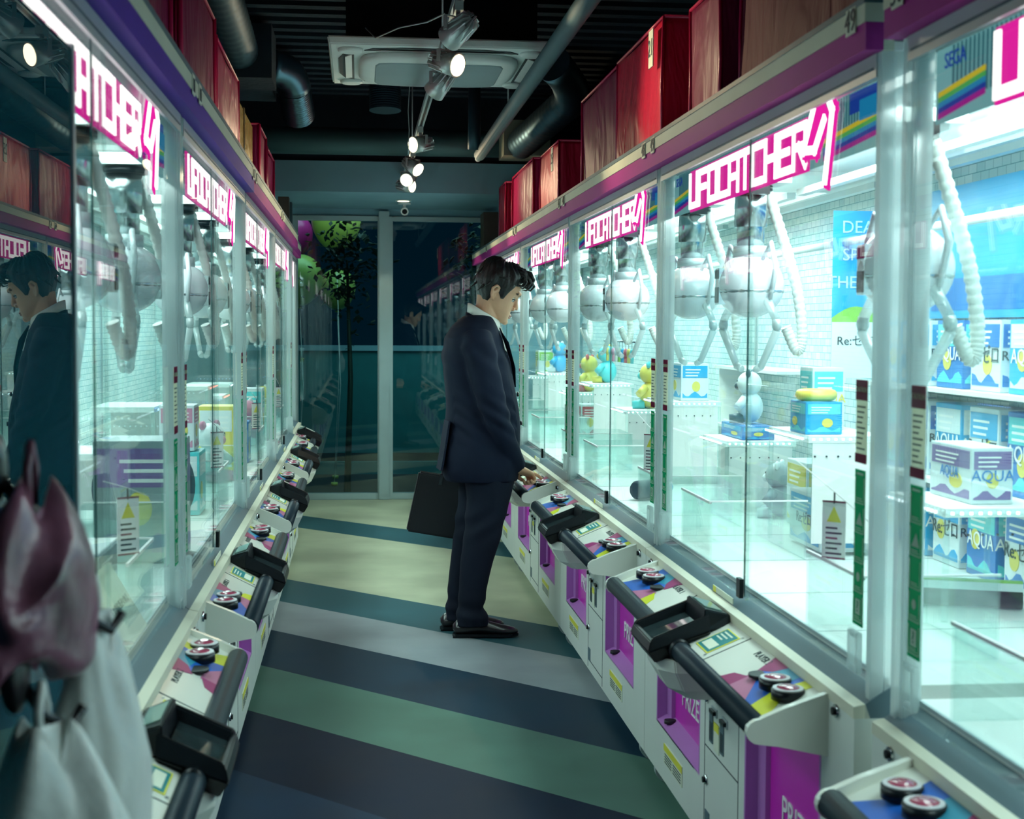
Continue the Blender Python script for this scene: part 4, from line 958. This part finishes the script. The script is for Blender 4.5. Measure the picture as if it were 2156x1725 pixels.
# ------------------------------------------------------------------ the man
def baked(b, voxel, smooth, disp=None, name='m'):
    me = b.mesh(name); o = bpy.data.objects.new('tmp', me); COL.objects.link(o)
    r = o.modifiers.new('r', 'REMESH'); r.mode = 'VOXEL'; r.voxel_size = voxel; r.use_smooth_shade = True
    s = o.modifiers.new('s', 'SMOOTH'); s.iterations = smooth; s.factor = .5
    bpy.context.view_layer.update()
    m2 = bpy.data.meshes.new_from_object(o.evaluated_get(bpy.context.evaluated_depsgraph_get()))
    bpy.data.objects.remove(o); mats_ = list(me.materials); m2.materials.clear(); m2.materials.append(mats_[0])
    if disp:
        ns = [v.normal.copy() for v in m2.vertices]
        for v, n_ in zip(m2.vertices, ns): v.co = v.co + disp(v.co, n_)
    m2.name = name
    return m2
def ell(xb, xf, y, hw, z, n=32, e=2.4, zt=0.):
    cx_, a = (xb + xf) / 2, (xf - xb) / 2; out = []
    for k in range(n):
        t_ = 2 * pi * k / n; c_, s_ = cos(t_), sin(t_); m_ = (abs(c_) ** e + abs(s_) ** e) ** (-1 / e)
        out.append((cx_ + a * m_ * c_, y + hw * m_ * s_, z + zt * (a * m_ * c_)))
    return out
SKIN = mat('skin', (.64, .36, .22), .5, vary=.06, vs=14); SKIN.node_tree.nodes['Principled BSDF'].inputs['Subsurface Weight'].default_value = .08
SUIT = mat('navy_suit', (.0065, .011, .026), .8, spec=.15, bump=(900, .15, .001)); TROU = mat('navy_trousers', (.007, .011, .022), .8, spec=.15, bump=(900, .15, .001))
SHIRT = mat('white_shirt', (.75, .76, .70), .6); HAIR = mat('black_hair', (.006, .007, .008), .35, bump=(160, .6, .003), vary=0); LEATH = mat('black_leather', (.008, .008, .010), .28, coat=.2)
LIP = mat('lips', (.42, .19, .15), .5)
man = thing('person', 'man in a dark navy suit pressing a machine button, briefcase in his other hand', 'person', (.56, 6.57, 0))
O = Vector((.56, 6.57, 0))
def W2(b):       # shift a builder's world geometry under the man's root
    for v in b.bm.verts: v.co -= O
    return b
HM = Matrix.Translation((.621, 6.60, 1.585)) @ Matrix.Rotation(radians(28), 4, 'Y')
HB = [(-.112, .045, .055, .018), (-.104, .105, .020, .030), (-.092, .114, .0, .042), (-.075, .116, -.02, .052), (-.058, .115, -.035, .059), (-.040, .111, -.052, .064), (-.015, .108, -.070, .070), (.010, .104, -.080, .073), (.030, .104, -.085, .074),
      (.052, .110, -.088, .075), (.075, .104, -.088, .075), (.100, .088, -.084, .070), (.120, .062, -.072, .058), (.135, .03, -.05, .038), (.141, -.002, -.022, .012)]
def headgeo(b, g=0.):
    rings = []
    for z, xf, xb, hw in HB:
        rings.append([tuple(HM @ Vector(p)) for p in ell(xb, xf, 0, hw, z, 36, 2.25)])
    b.loft(rings, SKIN)
def body(b):
    headgeo(b)
    T = lambda pts, r, n=14: b.tube([HM @ Vector(p) for p in pts], r, SKIN, n)
    T([(.100, 0, .045), (.112, 0, .015), (.124, 0, -.010), (.126, 0, -.020)], [.008, .009, .012, .011]); T([(.118, .010, -.024), (.112, .016, -.022)], [.009, .008]); T([(.118, -.010, -.024), (.112, -.016, -.022)], [.009, .008])
    T([(.098, -.045, .05), (.108, -.025, .053), (.110, 0, .048), (.108, .025, .053), (.098, .045, .05)], [.008, .010, .009, .010, .008])
    T([(.108, -.018, -.055), (.116, 0, -.054), (.108, .018, -.055)], [.005, .0075, .005]); T([(.106, -.016, -.064), (.115, 0, -.065), (.106, .016, -.064)], [.005, .0075, .005])
    T([(.104, -.014, -.090), (.110, 0, -.092), (.104, .014, -.09)], [.012, .015, .012])
    for s_ in (-1, 1):
        T([(.010, s_ * .072, .030), (-.008, s_ * .086, .034), (-.020, s_ * .090, .015), (-.012, s_ * .086, -.012), (.0, s_ * .076, -.028), (.008, s_ * .071, -.028)], [.006, .007, .0075, .007, .006, .005], 10)
        T([(.006, s_ * .070, .020), (-.006, s_ * .078, .0), (.003, s_ * .072, -.02)], [.010, .010, .007], 8)
    # neck, torso, hips, legs
    b.tube([(.575, 6.60, 1.42), (.585, 6.60, 1.47), (.597, 6.60, 1.52), (.605, 6.60, 1.57)], [.066, .060, .058, .060], SKIN, 24)
    R_ = [(.48, .60, .10, 1.45), (.45, .62, .17, 1.40), (.43, .65, .18, 1.28), (.44, .67, .16, 1.12), (.43, .68, .17, .98), (.47, .66, .16, .90)]
    b.loft([ell(x0, x1, 6.60, hw, z, 28) for x0, x1, hw, z in R_[::-1]], SKIN)
    b.tube([(.58, 6.50, .92), (.555, 6.49, .50), (.51, 6.485, .12), (.51, 6.485, .06)], [.085, .055, .042, .04], SKIN, 16)
    b.tube([(.56, 6.69, .92), (.53, 6.67, .50), (.48, 6.645, .12), (.48, 6.64, .06)], [.085, .055, .042, .04], SKIN, 16)
    b.tube([(.53, 6.46, 1.37), (.58, 6.395, 1.15), (.615, 6.385, 1.035), (.67, 6.43, .90), (.718, 6.508, .79), (.735, 6.530, .772)], [.055, .045, .042, .036, .027, .026], SKIN, 16)
    b.tube([(.53, 6.74, 1.37), (.51, 6.81, 1.08), (.50, 6.85, .86), (.485, 6.853, .815)], [.055, .042, .03, .026], SKIN, 16)
    # right hand: palm, pointing index, three curled fingers, thumb
    Wv, K = Vector((.733, 6.527, .775)), Vector((.785, 6.582, .745)); dn = (K - Wv).normalized(); sd = Vector((-.71, .70, .0)); upn = dn.cross(sd) * -1
    if upn.z < 0: upn = -upn
    b.loft([[tuple(Wv.lerp(K, q) + sd * (hw * cos(a)) + upn * (th * sin(a))) for a in [2 * pi * k / 20 for k in range(20)]] for q, hw, th in ((-.05, .024, .020), (.3, .034, .019), (.7, .041, .017), (1.0, .041, .014), (1.08, .034, .010))], SKIN)
    ki = K + sd * .030
    b.tube([ki - dn * .01, ki + Vector((.030, .018, .006)), Vector((.838, 6.634, .732)), Vector((.860, 6.646, .7125))], [.0105, .010, .0088, .0076], SKIN, 12)
    for s_, r_, l_ in ((.010, .0102, 1.), (-.011, .0098, .95), (-.030, .0085, .82)):
        k0 = K + sd * s_; b.tube([k0 - dn * .008, k0 + dn * .026 * l_ - upn * .014, k0 + dn * .030 * l_ - upn * .038 * l_, k0 + dn * .010 - upn * .046 * l_, k0 - dn * .006 - upn * .036 * l_], [r_, r_, r_ * .95, r_ * .9, r_ * .8], SKIN, 12)
    b.tube([Wv + sd * .022 + dn * .015, Wv + sd * .044 + dn * .042 - upn * .012, Wv + sd * .040 + dn * .075 - upn * .026, K + sd * .026 + dn * .012 - upn * .032], [.012, .0125, .0105, .0085], SKIN, 12)
    # left hand closed round the briefcase handle
    b.loft([[(.482 + .040 * cos(a), 6.853 + .016 * sin(a), z) for a in [2 * pi * k / 20 for k in range(20)]] for z in (.825, .80, .775, .752)], SKIN)
    for x in (.450, .470, .490, .509): b.tube([(x, 6.860, .758), (x, 6.872, .742), (x, 6.860, .724), (x, 6.842, .724), (x, 6.836, .742)], [.0095, .0095, .009, .009, .008], SKIN, 10)
    b.tube([(.520, 6.848, .79), (.524, 6.836, .762), (.505, 6.826, .745)], [.011, .010, .0085], SKIN, 10)
eyeL = [HM @ Vector((.098, s_ * .031, .014)) for s_ in (-1, 1)]
def facedisp(p, n_):
    d = Vector((0, 0, 0))
    for e_ in eyeL:
        r_ = (p - e_).length
        if r_ < .04: d -= HM.to_3x3() @ Vector((1, 0, 0)) * (.009 * exp(-(r_ / .014) ** 2))
    return d
b = MB(); body(b); W2(b)
facew = lambda p, n_: facedisp(p + O, n_)
link('body', baked(b, .0034, 3, facew, 'body'), man)
def hp(f_): 
    b = MB(); f_(b); W2(b); return b
def mpart(name, f_, parent=None, bevel=0.): 
    b = hp(f_); o = link(name, b.mesh(name, bevel), parent or man); return o
EYEW = mat('eye_white', (.6, .6, .58), .2, vary=0)
for s_ in (-1, 1):
    e_ = mpart('eye', lambda b: (b.ball(HM @ Vector((.088, s_ * .031, .014)), .0115, EYEW, 16, 10), b.ball(HM @ Vector((.0965, s_ * .031, .010)), .0045, INK, 12, 8)))
    mpart('eyelid', lambda b: b.tube([HM @ Vector(p) for p in ((.088, s_ * .046, .014), (.0985, s_ * .036, .019), (.101, s_ * .030, .019), (.097, s_ * .019, .013))], [.002, .0035, .0035, .002], HAIR, 8), e_)
    mpart('eyebrow', lambda b: b.tube([HM @ Vector(p) for p in ((.091, s_ * .054, .044), (.106, s_ * .038, .052), (.115, s_ * .020, .049), (.117, s_ * .012, .045))], [.002, .004, .0045, .003], HAIR, 8))
mpart('lips', lambda b: (b.tube([HM @ Vector(p) for p in ((.106, -.022, -.058), (.116, -.012, -.056), (.1205, 0, -.0565), (.116, .012, -.056), (.106, .022, -.058))], [.002, .004, .005, .004, .002], LIP, 8), b.tube([HM @ Vector(p) for p in ((.106, -.020, -.062), (.115, -.011, -.065), (.119, 0, -.066), (.115, .011, -.065), (.106, .020, -.062))], [.002, .004, .005, .004, .002], LIP, 8)))
# hair
def skull(z):
    for (z0, f0, b0, h0), (z1, f1, b1, h1) in zip(HB[:-1], HB[1:]):
        if z0 <= z <= z1:
            q = (z - z0) / (z1 - z0); return f0 + (f1 - f0) * q, b0 + (b1 - b0) * q, h0 + (h1 - h0) * q
    return HB[-1][1:]
def hairgeo(b):
    n = 96
    def zlow(a):       # a: 0 front .. pi back
        P = [(0, .098), (.5, .098), (.85, .082), (1.05, .05), (1.22, -.005), (1.42, -.012), (1.5, .030), (1.75, .034), (1.95, -.03), (2.3, -.062), (pi, -.070)]
        for (a0, z0), (a1, z1) in zip(P[:-1], P[1:]):
            if a0 <= a <= a1: return z0 + (z1 - z0) * (a - a0) / (a1 - a0)
        return P[-1][1]
    rings = []
    for r in range(22):
        q = r / 21; ring = []
        for k in range(n):
            a = 2 * pi * k / n; aa = a if a <= pi else 2 * pi - a
            zl = zlow(aa); ztop = .1405
            z = zl + (ztop - zl) * (1 - (1 - q) ** 1.6) if q < 1 else ztop
            xf, xb, hw = skull(z); cx_, ax = (xf + xb) / 2, (xf - xb) / 2
            th = .004 + .017 * min(1, q * 3.0) + (.016 * max(0, cos(a)) * min(1, q * 2)) + .004 * sin(a * 23 + q * 9) * min(1, q * 4) + .006 * noise.noise(Vector((a * 3, q * 4, 1)))
            if aa > 2.2: th += .002
            c_, s_ = cos(a), sin(a); e_ = 2.25; m_ = (abs(c_) ** e_ + abs(s_) ** e_) ** (-1 / e_)
            ring.append(HM @ Vector((cx_ + (ax + th) * m_ * c_, (hw + th * .8) * m_ * s_, z + th * q * .85)))
        rings.append(ring)
    b.loft(rings, HAIR)
HR = mpart('hair', hairgeo)
def curls(b):
    rnd = random.Random(5)
    for k in range(46):
        y0 = rnd.uniform(-.055, .045); z0 = rnd.uniform(.112, .15); x0 = .055 + rnd.uniform(-.03, .03); s_ = rnd.uniform(.7, 1.2)
        P = [(x0, y0, z0), (x0 + .035 * s_, y0 - .004, z0 + .012 * s_), (x0 + .058 * s_, y0 - .008, z0 - .006), (x0 + .052 * s_, y0 - .010, z0 - .028 * s_), (x0 + .036 * s_, y0 - .006, z0 - .032 * s_)]
        b.tube([HM @ Vector(p) for p in P], [.008, .0075, .006, .004, .0015], HAIR, 6)
    for k in range(40):
        a = rnd.uniform(.6, 2.9) * rnd.choice((-1, 1)); z = rnd.uniform(.0, .13); xf, xb, hw = skull(z); cx_, ax = (xf + xb) / 2, (xf - xb) / 2
        if abs(a) < 1.9 and z < .06: continue
        p = Vector((cx_ + (ax + .016) * cos(a), (hw + .014) * sin(a), z + .010)); d_ = Vector((-.012, 0, -.030)) if abs(a) > 1.5 else Vector((-.03, 0, -.012))
        b.tube([HM @ p, HM @ (p + d_ * .5 + Vector((0, .003 * (1 if a > 0 else -1), .002))), HM @ (p + d_ * 1.4)], [.006, .006, .002], HAIR, 6)
mpart('hair_locks', curls, HR)
# jacket
TR = [(.716, .398, .735, .205), (.76, .380, .742, .215), (.82, .378, .746, .216), (.90, .388, .748, .210), (.98, .400, .744, .202), (1.06, .404, .735, .197), (1.15, .398, .718, .200), (1.24, .386, .698, .208),
      (1.32, .384, .676, .212), (1.38, .398, .656, .205), (1.425, .425, .640, .180), (1.455, .455, .628, .130), (1.48, .485, .618, .085)]
def jacket(b):
    b.loft([ell(x0, x1, 6.60, hw, z, 40, 2.5) for z, x0, x1, hw in TR], SUIT)
    b.tube([(.53, 6.44, 1.395), (.535, 6.412, 1.34), (.555, 6.392, 1.24), (.585, 6.382, 1.13), (.615, 6.380, 1.035), (.655, 6.41, .93), (.695, 6.468, .84), (.726, 6.512, .783)], [.066, .078, .073, .067, .063, .057, .052, .047], SUIT, 24)
    b.tube([(.53, 6.76, 1.395), (.53, 6.788, 1.34), (.52, 6.81, 1.2), (.51, 6.83, 1.06), (.50, 6.85, .92), (.487, 6.853, .83)], [.060, .074, .068, .060, .052, .046], SUIT, 24)
def folds(p, n_):
    q = p + O; f_ = 0
    f_ += .0045 * noise.noise(Vector((q.x * 9, q.y * 9, q.z * 5)))
    ae = exp(-((q.z - 1.02) / .10) ** 2) * (1 if q.y < 6.47 else 0); f_ += ae * .0045 * sin(q.z * 95 + q.x * 60)
    f_ += .004 * sin(q.x * 48 + q.z * 9 + 2 * noise.noise(q * 3)) * exp(-((q.z - .95) / .22) ** 2) * (1 if abs(q.y - 6.6) > .12 else .4)
    f_ += .004 * sin((q.z + q.x * .8) * 60) * exp(-((q.z - 1.30) / .07) ** 2)
    return n_ * f_
b = MB(); jacket(b); W2(b)
JK = link('jacket', baked(b, .007, 14, folds, 'jacket'), man); JK['label'] = 'dark navy suit jacket'
def vent(b):
    A = [(.402, 1.0), (.388, .90), (.372, .80), (.366, .775)]
    for (x0, z0), (x1, z1) in zip(A[:-1], A[1:]): b.hexa([(x0 + .012, 6.455, z0), (x0, 6.60, z0), (x1, 6.60, z1), (x1 + .012, 6.445, z1)], [(x0 + .004, 6.455, z0), (x0 - .008, 6.60, z0), (x1 - .010, 6.60, z1), (x1 + .002, 6.445, z1)], SUIT)
mpart('vent_flap', vent, JK)
def collar(b, dz, h, th, r0, m, drop):
    n = 40; rings = []
    for k in range(n):
        a = 2 * pi * k / n; fr = (1 + cos(a)) / 2      # 1 at front
        cx_ = .575 + .002; x = cx_ + (r0[0] + drop * .35 * fr) * cos(a) ; y = 6.60 + r0[1] * sin(a); z = 1.475 + dz - (.085 + drop) * fr
        o_ = Vector((cos(a), sin(a), 0)) * th
        p = Vector((x, y, z)); rings.append([p, p + o_, p + o_ * .9 + Vector((cos(a) * -.003, sin(a) * -.003, h)), p + Vector((cos(a) * -.006, sin(a) * -.006, h))])
    b.loft(rings, m, closed=True)
sh = mpart('shirt_collar', lambda b: collar(b, .014, .050, .007, (.072, .070), SHIRT, .0)); sh['label'] = 'white shirt collar'
mpart('collar_point', lambda b: [b.hexa([(.630, 6.60 + s_ * .030, 1.428), (.602, 6.60 + s_ * .062, 1.438), (.628, 6.60 + s_ * .064, 1.388)], [(.638, 6.60 + s_ * .032, 1.428), (.610, 6.60 + s_ * .072, 1.438), (.638, 6.60 + s_ * .070, 1.388)], SHIRT) for s_ in (-1, 1)], sh)
mpart('shirt_front', lambda b: b.hexa([(.60, 6.56, 1.44), (.60, 6.64, 1.44), (.668, 6.62, 1.33), (.668, 6.58, 1.33)], [(.655, 6.565, 1.43), (.655, 6.635, 1.43), (.690, 6.61, 1.31), (.690, 6.59, 1.31)], SHIRT))
mpart('jacket_collar', lambda b: collar(b, -.020, .042, .010, (.078, .078), SUIT, .012), JK)
def lapel(b):
    for s_ in (-1, 1):
        a = [(.640, 6.60 + s_ * .085, 1.425), (.662, 6.60 + s_ * .055, 1.385), (.700, 6.60 + s_ * .02, 1.27), (.722, 6.60 + s_ * .01, 1.15), (.715, 6.60 + s_ * .05, 1.24), (.676, 6.60 + s_ * .115, 1.36), (.648, 6.60 + s_ * .125, 1.40)]
        b.hexa([(x, y, z) for x, y, z in a], [(x + .005, y + s_ * .004, z) for x, y, z in a], SUIT)
mpart('lapel', lapel, JK)
for z, x in ((1.118, .732), (.985, .748)): mpart('jacket_button', lambda b: b.cyl((x - .004, 6.555, z), (x + .006, 6.553, z), .010, LEATH, 16), JK)
def trousers(b):
    Rn = [(.055, .446, .600, .068), (.09, .450, .590, .068), (.14, .452, .573, .068), (.22, .458, .586, .070), (.36, .465, .617, .078), (.50, .482, .660, .087), (.64, .496, .696, .098), (.74, .486, .712, .104), (.86, .47, .715, .104), (.95, .46, .71, .10)]
    b.loft([ell(x0, x1, 6.490 + (z * .02), hw, z, 28, 2.3) for z, x0, x1, hw in Rn], TROU)
    Rf = [(.050, .405, .545, .066), (.10, .408, .54, .066), (.25, .422, .560, .070), (.43, .440, .62, .080), (.60, .460, .67, .093), (.74, .466, .70, .100), (.86, .46, .70, .10), (.95, .46, .70, .10)]
    b.loft([ell(x0, x1, 6.645 + (z * .04), hw, z, 28, 2.3) for z, x0, x1, hw in Rf], TROU)
    b.loft([ell(.455, .715, 6.59, .17, z, 32) for z in (.80, .88, .96)], TROU)
def tfold(p, n_):
    q = p + O; f_ = .004 * noise.noise(Vector((q.x * 8, q.y * 8, q.z * 6)))
    f_ += .005 * sin(q.z * 75 + 12 * q.x + 2 * noise.noise(q * 5)) * exp(-((q.z - .12) / .07) ** 2) + .0035 * sin(q.z * 60 - q.x * 40) * exp(-((q.z - .52) / .08) ** 2) + .004 * sin(q.x * 55 + q.z * 8) * exp(-((q.z - .70) / .15) ** 2)
    return n_ * f_
b = MB(); trousers(b); W2(b); link('trousers', baked(b, .007, 3, tfold, 'trousers'), man)
def shoe(x0, y, rz):
    def f(b):
        Rs = [(0, .030, .030, .052), (.02, .038, .004, .075), (.07, .036, .004, .085), (.12, .037, .004, .085), (.17, .045, .004, .066), (.22, .050, .004, .052), (.26, .046, .004, .044), (.285, .032, .006, .036), (.300, .012, .012, .026)]
        rings = []
        for x, hw, zb, zt in Rs:
            rings.append([(x, hw * cos(a) * (1 if sin(a) < 0 else 1 - .35 * sin(a)), zb + (zt - zb) * (sin(a) * .5 + .5)) for a in [2 * pi * k / 20 for k in range(20)]])
        b.loft(rings, LEATH)
    s_ = part('shoe', None, f, man, loc=Vector((x0, y, .006)) - O, rz=rz); s_['label'] = 'black leather shoe'
    part('sole', None, lambda b: (b.hexa([(x, y_, 0) for x, y_ in SO], [(x, y_, .012) for x, y_ in SO], DARK), b.box((.0, -.034, -.005), (.075, .034, .0), DARK)), s_)
SO = [(-.002, 0), (.01, -.034), (.08, -.038), (.17, -.046), (.23, -.050), (.27, -.044), (.300, -.02), (.305, 0), (.300, .02), (.27, .044), (.23, .050), (.17, .046), (.08, .038), (.01, .034)]
shoe(.430, 6.495, -.03); shoe(.382, 6.655, .02)
# briefcase
bc = thing('briefcase', 'black leather briefcase held behind the man in the suit', 'briefcase', (.445, 6.853, .557)); bc.rotation_euler = (0, radians(10), 0)
CASE = mat('briefcase_leather', (.006, .009, .013), .55, bump=(60, .2, .002))
part('case_body', None, lambda b: b.hexa([(-.195, -.035, -.147), (.195, -.035, -.147), (.195, .035, -.147), (-.195, .035, -.147)], [(-.185, -.022, .147), (.185, -.022, .147), (.185, .022, .147), (-.185, .022, .147)], CASE), bc, .008)
part('zip_seam', None, lambda b: b.box((-.18, -.003, .1475), (.18, .003, .150), DARK), bc)
part('carry_handle', None, lambda b: b.tube([(-.075, 0, .14), (-.07, 0, .165), (-.04, 0, .192), (.0, 0, .198), (.05, 0, .198), (.085, 0, .180), (.10, 0, .14)], .0065, LEATH, 10), bc)
part('handle_ring', None, lambda b: (b.box((-.083, -.026, .10), (-.067, -.022, .15), CHR), b.box((.092, -.026, .10), (.108, -.022, .15), CHR)), bc)
